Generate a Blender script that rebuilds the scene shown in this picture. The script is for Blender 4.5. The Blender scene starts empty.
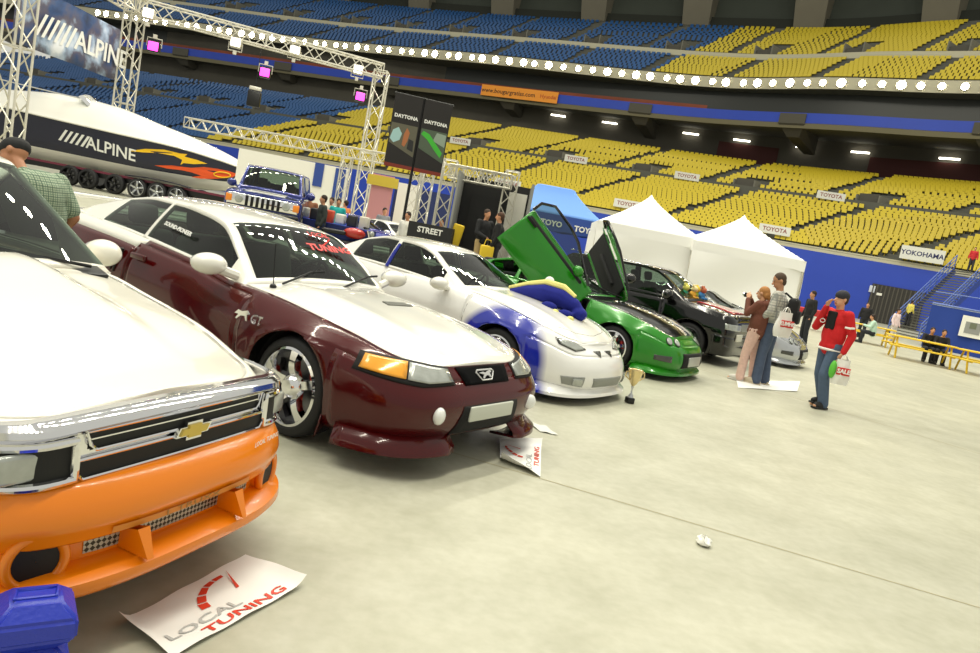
EXPO=0.05;AMB=.95;ROOFP=410;STANDP=5000
import bpy, bmesh, math, random
from mathutils import Vector, Matrix, Euler
from mathutils.bvhtree import BVHTree
random.seed(7)
PI = math.pi
SC = bpy.context.scene
COL = SC.collection
R = math.radians
# ------------------------------------------------------------------ camera numbers (image 980 x 653)
FPX, PITCH, ROLL, CAMH = 740.0, R(7.2), R(11.0), 1.62
def ray(px, py):
    dx, dy = px-490, py-326.5
    u = (dx*math.cos(ROLL)+dy*math.sin(ROLL))/FPX; v = (-dx*math.sin(ROLL)+dy*math.cos(ROLL))/FPX
    return Vector((u, math.cos(PITCH)-v*math.sin(PITCH), -math.sin(PITCH)-v*math.cos(PITCH)))
def at(px, py, Y):                       # the point of the place seen at a pixel, Y metres ahead
    r = ray(px, py); return Vector((0, 0, CAMH))+r*(Y/r.y)
def onfloor(px, py, z=0.0):
    r = ray(px, py); return Vector((0, 0, CAMH))+r*((z-CAMH)/r.z)
# ------------------------------------------------------------------ materials
def lin(c):
    if isinstance(c, str): c = tuple(int(c[i:i+2], 16)/255 for i in (0, 2, 4))
    return tuple(x/12.92 if x <= .04045 else ((x+.055)/1.055)**2.4 for x in c)+(1.0,)
MATS = {}
def mat(name, col='808080', rough=.5, metal=0.0, coat=0.0, emit=0.0, ecol=None, noise=0.0, scale=20.0, spec=.5, coat_rough=.03, bump=0.0):
    if name in MATS: return MATS[name]
    m = bpy.data.materials.new(name); m.use_nodes = True; nt = m.node_tree; b = nt.nodes['Principled BSDF']
    c = lin(col); b.inputs['Base Color'].default_value = c; b.inputs['Roughness'].default_value = rough
    b.inputs['Metallic'].default_value = metal; b.inputs['Coat Weight'].default_value = coat; b.inputs['Coat Roughness'].default_value = coat_rough
    b.inputs['Specular IOR Level'].default_value = spec
    if emit: b.inputs['Emission Color'].default_value = lin(ecol or col); b.inputs['Emission Strength'].default_value = emit
    if noise or bump:
        tc = nt.nodes.new('ShaderNodeTexCoord'); n = nt.nodes.new('ShaderNodeTexNoise'); n.inputs['Scale'].default_value = scale; n.inputs['Detail'].default_value = 4
        nt.links.new(tc.outputs['Object'], n.inputs['Vector'])
        if noise:
            mx = nt.nodes.new('ShaderNodeMix'); mx.data_type = 'RGBA'
            mx.inputs['A'].default_value = tuple(x*(1-noise) for x in c[:3])+(1,); mx.inputs['B'].default_value = tuple(min(1, x*(1+noise)) for x in c[:3])+(1,)
            nt.links.new(n.outputs['Fac'], mx.inputs['Factor']); nt.links.new(mx.outputs['Result'], b.inputs['Base Color'])
        if bump:
            bp = nt.nodes.new('ShaderNodeBump'); bp.inputs['Strength'].default_value = bump; bp.inputs['Distance'].default_value = .02
            nt.links.new(n.outputs['Fac'], bp.inputs['Height']); nt.links.new(bp.outputs['Normal'], b.inputs['Normal'])
    MATS[name] = m; return m
def glass_mat(name, tint='8fa398', clear=.75):
    if name in MATS: return MATS[name]
    m = bpy.data.materials.new(name); m.use_nodes = True; nt = m.node_tree; nt.nodes.clear()
    out = nt.nodes.new('ShaderNodeOutputMaterial'); tr = nt.nodes.new('ShaderNodeBsdfTransparent'); gl = nt.nodes.new('ShaderNodeBsdfGlossy')
    fr = nt.nodes.new('ShaderNodeFresnel'); mx = nt.nodes.new('ShaderNodeMixShader'); fr.inputs['IOR'].default_value = 1.5
    tr.inputs['Color'].default_value = tuple(x*clear for x in lin(tint)[:3])+(1,); gl.inputs['Roughness'].default_value = .01; gl.inputs['Color'].default_value = (1, 1, 1, 1)
    nt.links.new(fr.outputs[0], mx.inputs[0]); nt.links.new(tr.outputs[0], mx.inputs[1]); nt.links.new(gl.outputs[0], mx.inputs[2]); nt.links.new(mx.outputs[0], out.inputs[0])
    MATS[name] = m; return m
def nodes_mat(name):
    m = bpy.data.materials.new(name); m.use_nodes = True; MATS[name] = m
    return m, m.node_tree, m.node_tree.nodes['Principled BSDF']
# ------------------------------------------------------------------ mesh builder
class MB:
    def __init__(s): s.v = []; s.f = []; s.mi = []
    def add(s, vs, fs, mi=0):
        o = len(s.v); s.v += [tuple(p) for p in vs]; s.f += [tuple(i+o for i in f) for f in fs]; s.mi += [mi]*len(fs); return s
    def box(s, c, d, rot=None, mi=0, taper=1.0):
        x, y, z = d[0]/2, d[1]/2, d[2]/2
        vs = [Vector((sx*x*(taper if sz > 0 else 1), sy*y*(taper if sz > 0 else 1), sz*z)) for sz in (-1, 1) for sy in (-1, 1) for sx in (-1, 1)]
        if rot is not None:
            m = rot if isinstance(rot, Matrix) else Euler(rot).to_matrix(); vs = [m @ p for p in vs]
        c = Vector(c)
        return s.add([p+c for p in vs], [(0, 2, 3, 1), (4, 5, 7, 6), (0, 1, 5, 4), (2, 6, 7, 3), (0, 4, 6, 2), (1, 3, 7, 5)], mi)
    def rbox(s, c, d, r=.02, rot=None, mi=0, n=3):        # box with rounded edges
        bm = bmesh.new(); bmesh.ops.create_cube(bm, size=1)
        for v in bm.verts: v.co = Vector((v.co.x*d[0], v.co.y*d[1], v.co.z*d[2]))
        bmesh.ops.bevel(bm, geom=bm.edges[:], offset=min(r, min(d)*.49), segments=n, profile=.5, affect='EDGES')
        m = Matrix.Identity(3) if rot is None else (rot if isinstance(rot, Matrix) else Euler(rot).to_matrix()); c = Vector(c)
        bm.verts.index_update(); s.add([m @ v.co+c for v in bm.verts], [[v.index for v in f.verts] for f in bm.faces], mi); bm.free(); return s
    def tube(s, pts, r, n=8, mi=0, closed=False, flat=1.0):
        pts = [Vector(p) for p in pts]; N = len(pts); vs = []; prev = None
        for i, p in enumerate(pts):
            a = pts[i-1] if (i > 0 or closed) else p; b = pts[(i+1) % N] if (i < N-1 or closed) else p
            t = (b-a); t = t.normalized() if t.length > 1e-9 else Vector((0, 0, 1))
            if prev is None:
                u = t.orthogonal().normalized()
                if abs(t.z) < .9: u = Vector((0, 0, 1)).cross(t).normalized()
            else: u = (prev-t*prev.dot(t)); u = u.normalized() if u.length > 1e-6 else t.orthogonal().normalized()
            prev = u; w = t.cross(u); rr = r[i] if hasattr(r, '__len__') else r
            vs += [p+(u*math.cos(2*PI*k/n)+w*math.sin(2*PI*k/n)*flat)*rr for k in range(n)]
        fs = []
        for i in range(N if closed else N-1):
            j = (i+1) % N
            fs += [(i*n+k, i*n+(k+1) % n, j*n+(k+1) % n, j*n+k) for k in range(n)]
        if not closed: fs += [tuple(range(n))[::-1], tuple(range((N-1)*n, N*n))]
        return s.add(vs, fs, mi)
    def lathe(s, prof, c=(0, 0, 0), axis='z', n=24, mi=0, rot=None, cap=False):    # prof: (radius, height)
        vs = []; m = {'z': Matrix.Identity(3), 'y': Matrix(((1, 0, 0), (0, 0, 1), (0, -1, 0))), 'x': Matrix(((0, 0, 1), (0, 1, 0), (-1, 0, 0)))}[axis]
        if rot is not None: m = Euler(rot).to_matrix() @ m
        c = Vector(c)
        for r, h in prof: vs += [c+m @ Vector((r*math.cos(2*PI*k/n), r*math.sin(2*PI*k/n), h)) for k in range(n)]
        fs = [(i*n+k, i*n+(k+1) % n, (i+1)*n+(k+1) % n, (i+1)*n+k) for i in range(len(prof)-1) for k in range(n)]
        if cap: fs += [tuple(range(n))[::-1], tuple(range((len(prof)-1)*n, len(prof)*n))]
        return s.add(vs, fs, mi)
    def ball(s, c, d, n=14, m=9, rot=None, mi=0):
        prof = [(max(1e-4, math.sin(PI*i/m)), -math.cos(PI*i/m)) for i in range(m+1)]
        rm = Matrix.Identity(3) if rot is None else (rot if isinstance(rot, Matrix) else Euler(rot).to_matrix()); c = Vector(c); vs = []
        for r, h in prof: vs += [c+rm @ Vector((r*math.cos(2*PI*k/n)*d[0]/2, r*math.sin(2*PI*k/n)*d[1]/2, h*d[2]/2)) for k in range(n)]
        return s.add(vs, [(i*n+k, i*n+(k+1) % n, (i+1)*n+(k+1) % n, (i+1)*n+k) for i in range(m) for k in range(n)], mi)
    def grid(s, fn, nu, nv, mi=0, closed_u=False):
        vs = [fn(i/nu, j/nv) for i in range(nu+1) for j in range(nv+1)]
        return s.add(vs, [(i*(nv+1)+j, (i+1)*(nv+1)+j, (i+1)*(nv+1)+j+1, i*(nv+1)+j+1) for i in range(nu) for j in range(nv)], mi)
    def prism(s, poly, z0, z1, mi=0, M=None):              # poly in xy, extruded along z, through matrix M
        n = len(poly); vs = [Vector((x, y, z0)) for x, y in poly]+[Vector((x, y, z1)) for x, y in poly]
        if M is not None: vs = [M @ v for v in vs]
        return s.add(vs, [tuple(range(n))[::-1], tuple(range(n, 2*n))]+[(i, (i+1) % n, n+(i+1) % n, n+i) for i in range(n)], mi)
    def build(s, name, m, parent=None, smooth=True, angle=40, loc=None, solid=0.0, bevel=0.0, sub=0):
        me = bpy.data.meshes.new(name); me.from_pydata(s.v, [], s.f); ms = m if isinstance(m, (list, tuple)) else [m]
        for x in ms: me.materials.append(x)
        if any(s.mi): me.polygons.foreach_set('material_index', s.mi)
        bm = bmesh.new(); bm.from_mesh(me); bmesh.ops.remove_doubles(bm, verts=bm.verts[:], dist=1e-5)
        bmesh.ops.recalc_face_normals(bm, faces=bm.faces[:]); bm.to_mesh(me); bm.free()
        if smooth:
            me.polygons.foreach_set('use_smooth', [True]*len(me.polygons))
            me.set_sharp_from_angle(angle=R(angle))
        o = bpy.data.objects.new(name, me); COL.objects.link(o)
        if solid: md = o.modifiers.new('s', 'SOLIDIFY'); md.thickness = solid; md.offset = -1
        if bevel: md = o.modifiers.new('b', 'BEVEL'); md.width = bevel; md.segments = 2; md.limit_method = 'ANGLE'
        if sub: md = o.modifiers.new('u', 'SUBSURF'); md.levels = md.render_levels = sub
        if parent is not None: o.parent = parent
        if loc is not None: o.location = loc
        return o
def tag(o, label=None, cat=None, group=None, kind=None):
    if label: o['label'] = label
    if cat: o['category'] = cat
    if group: o['group'] = group
    if kind: o['kind'] = kind
    return o
def thing(name, label, cat, loc=(0, 0, 0), rotz=0.0, group=None):
    o = bpy.data.objects.new(name, None); COL.objects.link(o); o.location = loc; o.rotation_euler = (0, 0, rotz); o.empty_display_size = .2
    return tag(o, label, cat, group)
def struct(o): o['kind'] = 'structure'; return o
def dup(root, loc=None, rotz=None, label=None, group=None, parent=None, scale=None):
    r = root.copy(); COL.objects.link(r)
    if loc is not None: r.location = loc
    if rotz is not None: r.rotation_euler = (0, 0, rotz)
    if scale is not None: r.scale = (scale,)*3
    if label: r['label'] = label
    if group: r['group'] = group
    if parent is not None: r.parent = parent
    for ch in list(root.children):
        c = ch.copy(); COL.objects.link(c); c.parent = r
        for g in list(ch.children): d = g.copy(); COL.objects.link(d); d.parent = c
    return r
def text_mb(s, size, M, extrude=.002, shear=0.0, align='CENTER', bold=0.0, xs=1.0):      # lettering as mesh, laid in the xy plane of matrix M
    cu = bpy.data.curves.new('t', 'FONT'); cu.body = s; cu.size = size; cu.extrude = extrude; cu.shear = shear; cu.align_x = align; cu.align_y = 'CENTER'; cu.offset = bold; cu.resolution_u = 2
    o = bpy.data.objects.new('t', cu); COL.objects.link(o); dg = bpy.context.evaluated_depsgraph_get(); dg.update()
    me = bpy.data.meshes.new_from_object(o.evaluated_get(dg)); mb = MB()
    mb.add([M @ Vector((v.co.x*xs, v.co.y, v.co.z)) for v in me.vertices], [tuple(p.vertices) for p in me.polygons])
    bpy.data.objects.remove(o); bpy.data.meshes.remove(me); return mb
def frame_M(origin, xdir, ydir):
    x = Vector(xdir).normalized(); y = Vector(ydir); y = (y-x*y.dot(x)).normalized(); z = x.cross(y)
    m = Matrix((x, y, z)).transposed().to_4x4(); m.translation = Vector(origin); return m
def interp(pts, x):                                        # smooth monotone-ish interpolation through (x, y)
    if x <= pts[0][0]: return pts[0][1]
    if x >= pts[-1][0]: return pts[-1][1]
    for i in range(len(pts)-1):
        x0, y0 = pts[i]; x1, y1 = pts[i+1]
        if x <= x1:
            h = x1-x0; t = (x-x0)/h; d = (y1-y0)/h
            def sl(k):
                if k <= 0 or k >= len(pts)-1: return None
                a = (pts[k][1]-pts[k-1][1])/(pts[k][0]-pts[k-1][0]); b = (pts[k+1][1]-pts[k][1])/(pts[k+1][0]-pts[k][0])
                return 0 if a*b <= 0 else 2*a*b/(a+b)
            m0 = sl(i); m1 = sl(i+1); m0 = d if m0 is None else m0; m1 = d if m1 is None else m1
            return (2*t**3-3*t*t+1)*y0+(t**3-2*t*t+t)*h*m0+(-2*t**3+3*t*t)*y1+(t**3-t*t)*h*m1
def lerp(a, b, t): return a+(b-a)*t
def pl(pts, x):                                            # piecewise linear
    if x <= pts[0][0]: return pts[0][1]
    for (x0, y0), (x1, y1) in zip(pts, pts[1:]):
        if x <= x1: return lerp(y0, y1, (x-x0)/(x1-x0))
    return pts[-1][1]
# ------------------------------------------------------------------ cars: one body surface builder, each car with its own numbers
CHROME = mat('chrome', 'e6e6e8', .06, 1.0); RUBBER = mat('tyre_rubber', '17171a', .65); DARK = mat('dark_trim', '0c0c0d', .35); SEAM = mat('seam_black', '050505', .8)
LENS = mat('clear_lens', 'a9ada8', .18, .3, .8, noise=.35, scale=14); AMBER = mat('amber_lens', 'f0a31c', .15, .1, .9); REDLENS = mat('red_lens', '8c0e10', .15, 0, .8); SILVERPAINT = mat('alloy', 'c4c6c8', .25, .9)
CABIN = mat('cabin_grey', '4a4b45', .8); CABIND = mat('cabin_dark', '1a1a1b', .8); RED = mat('caliper_red', 'c0281c', .4); DISC = mat('steel_disc', '77777a', .35, .9)
GLASS = glass_mat('car_glass', 'b7c9bd', .8); GLASSD = glass_mat('tinted_glass', '8a9690', .5); MESHM = mat('mesh_silver', '9a9a95', .4, .7)
class Car: pass
def make_wheel(car, x, side, r, w, yout, rim=CHROME, spokes=5, rimr=None, caliper=True, tilt=0.0, name='wheel', turn=0.0, sw=.15):
    rimr = rimr or r*.74
    wh = bpy.data.objects.new(name, None); COL.objects.link(wh); wh.parent = car; wh.location = (x, side*(yout-w/2), r)
    wh.rotation_euler = (0, 0, (0 if side < 0 else PI)+turn)      # local -y is outward
    h = w/2; mb = MB()
    mb.lathe([(rimr, -h*.86), (rimr+.012, -h), (r*.9, -h), (r*.965, -h*.86), (r, -h*.62), (r, h*.62), (r*.965, h*.86), (r*.9, h), (rimr, h)], axis='y', n=48)
    mb.build('tyre', RUBBER, wh, angle=50)
    mb = MB(); e = -h*.86
    mb.lathe([(rimr+.004, e-.012), (rimr-.012, e-.02), (rimr-.022, e+.005), (rimr-.03, -h*.3), (rimr-.045, h*.5), (rimr-.02, h*.9)], axis='y', n=48)
    for k in range(spokes):
        a = 2*PI*k/spokes+.3+tilt; hub = .075; tip = rimr-.02
        rad = Vector((math.cos(a), 0, math.sin(a))); tan = Vector((-math.sin(a), 0, math.cos(a)))
        rows = []
        for q in range(7):
            t = q/6; rr = lerp(hub*.5, tip, t); wd = rimr*lerp(sw*1.15, sw*.8, t)+(rimr*.07*max(0, t-.75)*4); yy = e+.01+.03*math.sin(PI*t)*-1+.035*(1-t)
            rows.append([rad*rr+tan*wd*s_+Vector((0, yy+dy, 0)) for s_, dy in ((-1, .045), (-.75, 0), (.75, 0), (1, .045))])
        mb.add([p for row in rows for p in row], [(i*4+j, i*4+j+1, (i+1)*4+j+1, (i+1)*4+j) for i in range(6) for j in range(3)])
    mb.lathe([(.001, e-.018), (.045, e-.016), (.07, e+.005), (.085, e+.04)], axis='y', n=20)
    mb.build('rim', rim, wh, angle=35)
    mb = MB(); mb.lathe([(.001, e+.12), (rimr*.66, e+.12), (rimr*.66, e+.15), (.001, e+.15)], axis='y', n=32); mb.lathe([(.02, .05), (rimr-.01, .05)], axis='y', n=32); mb.build('brake_disc', DISC, wh)
    if caliper:
        mb = MB(); mb.rbox((rimr*.5, e+.11, rimr*.22), (rimr*.22, .07, rimr*.5), .02, rot=(0, -.4, 0)); mb.build('brake_caliper', RED, wh)
    return wh
def side_outline(C, n_str=60, n_cap=26):
    """parameter list: ('r', t) rear cap, ('s', f) straight, ('f', t) front cap"""
    out = [('r', i/n_cap) for i in range(n_cap)]+[('s', i/n_str) for i in range(n_str)]+[('f', i/n_cap) for i in range(n_cap+1)]
    return out
def body_point(C, par, v, side):
    k, t = par; xf = interp(C.xf, v); xr = interp(C.xr, v); W = interp(C.W, v)
    if k == 's': x = lerp(C.xmr, C.xmf, t); y = W
    else:
        n = C.nf if k == 'f' else C.nr; a = t*PI/2 if k == 'f' else (1-t)*PI/2
        sx = math.sin(a)**(2/n); cy = max(0.0, math.cos(a))**(2/n)
        x = lerp(C.xmf, xf, sx) if k == 'f' else lerp(C.xmr, xr, sx); y = W*cy
    y *= interp(C.wx, x) if C.wx else 1
    z = lerp(interp(C.zb, x), interp(C.zs, x), v)
    if C.disp:
        dy = C.disp(x, z, v); y = y+dy*min(1, y/(.5*W))
    return Vector((x, side*y, z))
def build_body(root, C):
    pars = side_outline(C); NV = C.nv; N = len(pars)
    bm = bmesh.new(); allv = {}; LK = bm.faces.layers.int.new('k'); LA = bm.faces.layers.int.new('a'); LB = bm.faces.layers.int.new('b')
    for side in (-1, 1):
        for i, p in enumerate(pars):
            for j in range(NV+1): allv[side, i, j] = bm.verts.new(body_point(C, p, j/NV, side))
    faces = []
    for side in (-1, 1):
        for i in range(N-1):
            for j in range(NV):
                q = [allv[side, i, j], allv[side, i+1, j], allv[side, i+1, j+1], allv[side, i, j+1]]
                f = bm.faces.new(q if side < 0 else q[::-1]); f[LK] = side; f[LA] = i; f[LB] = j
    # deck
    ND = C.nd; deck = {}
    for i, p in enumerate(pars):
        a = allv[-1, i, NV].co; b = allv[1, i, NV].co; w = b.y; cr = interp(C.crown, a.x)
        for k in range(ND+1):
            u = -1+2*k/ND
            u = math.copysign(abs(u)**.8, u)
            if k in (0, ND): deck[i, k] = allv[-1 if k == 0 else 1, i, NV]
            else:
                z = a.z+cr*(1-abs(u)**C.cp)
                if C.deckfn: z += C.deckfn(a.x, u*w, u)
                deck[i, k] = bm.verts.new(Vector((a.x, u*w, z)))
    df = []
    for i in range(N-1):
        for k in range(ND):
            try: f = bm.faces.new([deck[i, k], deck[i, k+1], deck[i+1, k+1], deck[i+1, k]])
            except ValueError: continue
            f[LK] = 0; f[LA] = i; f[LB] = k
    # wheel arches
    for (ax, az, ar) in C.arches:
        inside = [v for v in bm.verts if (v.co.x-ax)**2+(v.co.z-az)**2 < ar*ar and abs(v.co.y) > .45]
        ins = set(inside)
        dele = [f for f in bm.faces if all(v in ins for v in f.verts)]
        bmesh.ops.delete(bm, geom=dele, context='FACES')
        for v in inside:
            if v.is_valid and v.link_faces:
                d = Vector((v.co.x-ax, 0, v.co.z-az)); 
                if d.length > 1e-5:
                    d = d.normalized()*ar; v.co.x = ax+d.x; v.co.z = az+d.z
    bmesh.ops.delete(bm, geom=[v for v in bm.verts if not v.link_faces], context='VERTS')
    bmesh.ops.remove_doubles(bm, verts=bm.verts[:], dist=1e-4)
    bmesh.ops.recalc_face_normals(bm, faces=bm.faces[:])
    bm.faces.ensure_lookup_table()
    C.bvh = BVHTree.FromBMesh(bm)
    groups = {}
    for f in bm.faces:
        c = f.calc_center_median()
        k_ = f[LK]; v_ = (f[LB]+.5)/NV if k_ else 1; u_ = 0 if k_ else (lambda q: math.copysign(abs(q)**.8, q))(-1+2*(f[LB]+.5)/ND)
        key = C.part(c, k_, v_, u_)
        if key: groups.setdefault(key, []).append(f)
    objs = {}
    for key, fl in groups.items():
        idx = {}; vs = []; fs = []
        for f in fl:
            t = []
            for v in f.verts:
                if v.index not in idx: idx[v.index] = len(vs); vs.append(v.co.copy())
                t.append(idx[v.index])
            fs.append(t)
        mb = MB(); mb.add(vs, fs); o = mb.build(key.replace('far_', ''), C.mats[key], root, angle=50); objs[key] = o
        md = o.modifiers.new('s', 'SOLIDIFY'); md.thickness = .012; md.offset = -1
    bm.free()
    # wheel-well liners and arch lips
    for (ax, az, ar) in C.arches:
        for side in (-1, 1):
            mb = MB(); W = C.archw
            a0, a1 = -0.35, PI+.35
            mb.grid(lambda u, v: (ax+ar*1.01*math.cos(lerp(a0, a1, u)), side*lerp(W-.02, W-.34, v), max(.06, az+ar*1.01*math.sin(lerp(a0, a1, u)))), 20, 2)
            mb.grid(lambda u, v: (ax+ar*1.01*math.cos(lerp(a0, a1, u))*v, side*(W-.34), max(.06, az+ar*1.01*math.sin(lerp(a0, a1, u))*v)), 20, 1)
            mb.build('wheel_well', SEAM, root)
    return objs
def cast(C, p, d):
    h, n, i, dist = C.bvh.ray_cast(Vector(p), Vector(d).normalized())
    return h, n
def plane_fn(plane):
    if not isinstance(plane, str):                 # ('c', angle, side): looking at a front corner; a runs along the turned axis
        _, t, sd = plane; D = Vector((-math.cos(t), -sd*math.sin(t), 0)); A = Vector((-math.sin(t), sd*math.cos(t), 0))
        return lambda a, b: (A*a+Vector((0, 0, b))-D*5, D)
    return {'front': lambda a, b: ((4, a, b), (-1, 0, 0)), 'right': lambda a, b: ((a, -3, b), (0, 1, 0)), 'left': lambda a, b: ((a, 3, b), (0, -1, 0)),
            'top': lambda a, b: ((a, b, 3), (0, 0, -1)), 'rear': lambda a, b: ((-8, a, b), (1, 0, 0))}[plane]
def cpoly(pts, t):                                 # (x, |y|, z) -> corner plane coordinates
    return [(-x*math.sin(t)+y*math.cos(t), z) for x, y, z in pts]
def decal(C, root, name, poly, plane, m, eps=.004, rings=4, smooth=True):
    """a lens, panel or badge lying on the bodywork; poly of (a, b) in the plane: 'front' (y, z), 'right'/'left' (x, z), 'top' (x, y)"""
    pos = plane_fn(plane)
    dense = []
    for (p, q) in zip(poly, poly[1:]+poly[:1]):
        k = max(1, int(math.dist(p, q)/.03)); dense += [(lerp(p[0], q[0], i/k), lerp(p[1], q[1], i/k)) for i in range(k)]
    cx = sum(p[0] for p in dense)/len(dense); cy = sum(p[1] for p in dense)/len(dense); n = len(dense); vs = []; outline = []
    for r in range(rings+1):
        t = 1-r/rings
        for (a, b) in dense:
            o_, d_ = pos(lerp(cx, a, t), lerp(cy, b, t)); h, nn = cast(C, o_, d_)
            if h is None:
                h = Vector(o_)+Vector(d_)*((vs[-1]-Vector(o_)).dot(Vector(d_)) if vs else 3); nn = -Vector(d_)
            if nn.dot(Vector(d_)) > 0: nn = -nn
            vs.append(h+nn*eps)
            if r == 0: outline.append(h+nn*eps)
    fs = [(r*n+i, r*n+(i+1) % n, (r+1)*n+(i+1) % n, (r+1)*n+i) for r in range(rings) for i in range(n)]
    mb = MB(); mb.add(vs, fs); o = mb.build(name, m, root, smooth=smooth)
    md = o.modifiers.new('s', 'SOLIDIFY'); md.thickness = abs(eps)+.004; md.offset = 0
    return o, outline
def seam(C, root, pts, plane, r=.0028, m=None, name='panel_seam', eps=-.001, closed=False):
    out = []
    for (a, b) in pts:
        o_, d_ = plane_fn(plane)(a, b)
        h, n = cast(C, o_, d_)
        if h is not None:
            if n.dot(Vector(d_)) > 0: n = -n
            out.append(h+n*eps)
    if len(out) > 1:
        mb = MB(); mb.tube(out, r, 6, closed=closed); return mb.build(name, m or SEAM, root)
def dens(pts, k=8):
    out = []
    for p, q in zip(pts, pts[1:]): out += [(lerp(p[0], q[0], i/k), lerp(p[1], q[1], i/k)) for i in range(k)]
    return out+[pts[-1]]
def greenhouse(root, G, mats, GL=None):
    """roof, pillars and glass. G.x: stations front to back; keys zb wb zr wr (splines over x), ws=(x0,x1) windscreen, rw rear window, sw list of side windows"""
    xs = sorted(set([round(lerp(G.x0, G.x1, i/70), 4) for i in range(71)]+[p for w in G.sw for p in w]+list(G.ws)+list(G.rw)), reverse=True)
    NS, ND = 12, 20; vs = []; ncol = 2*NS+ND+1; hmap = []
    for x in xs:
        zb, wb, zr, wr = pl(G.zb, x), pl(G.wb, x), interp(G.zr, x), interp(G.wr, x)
        zr = max(zr, zb+.004); row = []; cr = interp(G.cr, x); bow = interp(G.bow, x)
        for k in range(NS):
            t = k/NS; row.append(Vector((x-bow, -(lerp(wb, wr, t)+G.bulge*math.sin(PI*t)*min(1, (zr-zb)/.3)), lerp(zb, zr, t))))
        for k in range(ND+1):
            u = -1+2*k/ND; row.append(Vector((x-bow*u*u, u*wr, zr+cr*(1-abs(u)**2.4))))
        for k in range(NS-1, -1, -1):
            t = k/NS; row.append(Vector((x-bow, lerp(wb, wr, t)+G.bulge*math.sin(PI*t)*min(1, (zr-zb)/.3), lerp(zb, zr, t))))
        vs += row
    parts = {}
    for i in range(len(xs)-1):
        xm = (xs[i]+xs[i+1])/2; hh = pl([(G.zb[0][0], 0)], xm)
        H = max(.004, interp(G.zr, xm)-pl(G.zb, xm))
        for k in range(ncol-1):
            key = 'roof'; kk = k if k < NS else (ncol-2-k if k >= NS+ND else None)
            if kk is None:
                u = abs(-1+2*(k-NS+.5)/ND)
                if G.ws[1] < xm < G.ws[0] and u < G.wsu: key = 'windshield'
                elif G.rw[1] < xm < G.rw[0] and u < G.wsu: key = 'rear_window'
            else:
                t = (kk+.5)/NS; sd = 'r' if k < NS else 'l'
                for wi, (a, b) in enumerate(G.sw):
                    if b < xm < a and G.st[0] < t < G.st[1] and H*(G.st[1]-t) > -.01 and H > G.minh: key = 'side_window.%d%s' % (wi, sd)
            if key == 'roof' and G.hide and G.hide(xm, k < NS): continue
            parts.setdefault(key, []).append((i*ncol+k, i*ncol+k+1, (i+1)*ncol+k+1, (i+1)*ncol+k))
    out = {}
    for key, fl in parts.items():
        if key.startswith('side_window') and key.endswith(G.open): continue
        idx = {}; v2 = []; fs = []
        for f in fl:
            t = []
            for q in f:
                if q not in idx: idx[q] = len(v2); v2.append(vs[q])
                t.append(idx[q])
            fs.append(t)
        g = key != 'roof'; mb = MB(); mb.add(v2, fs)
        o = mb.build(key.split('.')[0], (GL or GLASS) if g else mats['roof'], root, angle=40)
        if not g: md = o.modifiers.new('s', 'SOLIDIFY'); md.thickness = .03; md.offset = -1
        out[key] = o
    return out
def cabin(root, x0, x1, w, zfl, zseat, seatx, dash, belt, m=CABIN, m2=CABIND, wheel_side=1, gauge=None, rear=True):
    mb = MB(); mb.box(((x0+x1)/2, 0, zfl), (abs(x1-x0), 2*w, .04)); mb.box((x1, 0, (zfl+belt)/2), (.05, 2*w, belt-zfl)); mb.box((x0+.1, 0, (zfl+belt)/2), (.05, 2*w, belt-zfl))
    for s in (-1, 1): mb.box(((x0+x1)/2, s*w, (zfl+belt-.04)/2), (abs(x1-x0), .03, belt-zfl-.04))
    mb.box((lerp(x1, x0, .06), 0, belt-.03), (.5, 2*w, .02))
    mb.build('cabin_tub', m2, root)
    mb = MB(); mb.rbox((dash, 0, belt-.09), (.42, 2*w, .2), .07); mb.rbox((dash-.1, wheel_side*w*.48, belt+.0), (.2, .36, .08), .04); mb.build('dashboard', m2, root)
    mb = MB(); c = Vector((dash-.33, wheel_side*w*.48, belt+.0)); q = Euler((0, -1.15, 0)).to_matrix()
    mb.tube([c+q @ Vector((.185*math.cos(a*PI/14), .185*math.sin(a*PI/14), 0)) for a in range(28)], .016, 8, closed=True)
    for a in (.2, PI-.2, -PI/2): mb.tube([c, c+q @ Vector((.18*math.cos(a), .18*math.sin(a), 0))], .014, 6)
    mb.rbox(c, (.1, .1, .03), .02, rot=q); mb.build('steering_wheel', DARK, root)
    for i, (sx, back) in enumerate([(seatx, .62)]+([(seatx-.85, .5)] if rear else [])):
        for s in (-1, 1):
            mb = MB(); y = s*w*.47
            mb.rbox((sx+.2, y, zseat), (.5, .48, .16), .06); mb.rbox((sx-.12, y, zseat+.33), (.16, .48, back), .07, rot=(0, -.28, 0)); mb.rbox((sx-.26, y, zseat+.33+back*.5+.1), (.1, .26, .18), .045, rot=(0, -.2, 0))
            mb.build('seat', m, root)
def mirror(root, p, m, side, L=.24, h=.16):
    mb = MB(); p = Vector(p); mb.ball(p, (.2, L, h), 18, 12)
    mb.v = [(min(v[0], 9), v[1], v[2]) for v in mb.v]; mb.tube([p-Vector((0, side*L*.3, h*.2)), p-Vector((-.03, side*L*.85, h*.45))], .035, 8)
    o = mb.build('side_mirror', m, root); mb = MB(); mb.ball(p+Vector((-.055, 0, 0)), (.1, L*.84, h*.8), 16, 8); mb.build('mirror_glass', CHROME, o); return o
def wiper(root, pts):
    mb = MB(); mb.tube(pts, .009, 6); mb.build('wiper', DARK, root)
class Spec:
    disp = None; deckfn = None; wx = None; nv = 22; nd = 26; nf = 3.6; nr = 4.5; cp = 2.2; archw = .86
    def __init__(s, **k): s.__dict__.update(k)
class GH:
    bulge = .012; wsu = .9; st = (.1, .88); minh = .05; hide = None; open = ('~',); bow = [(-9, 0), (9, 0)]
    def __init__(s, **k): s.__dict__.update(k)
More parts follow.
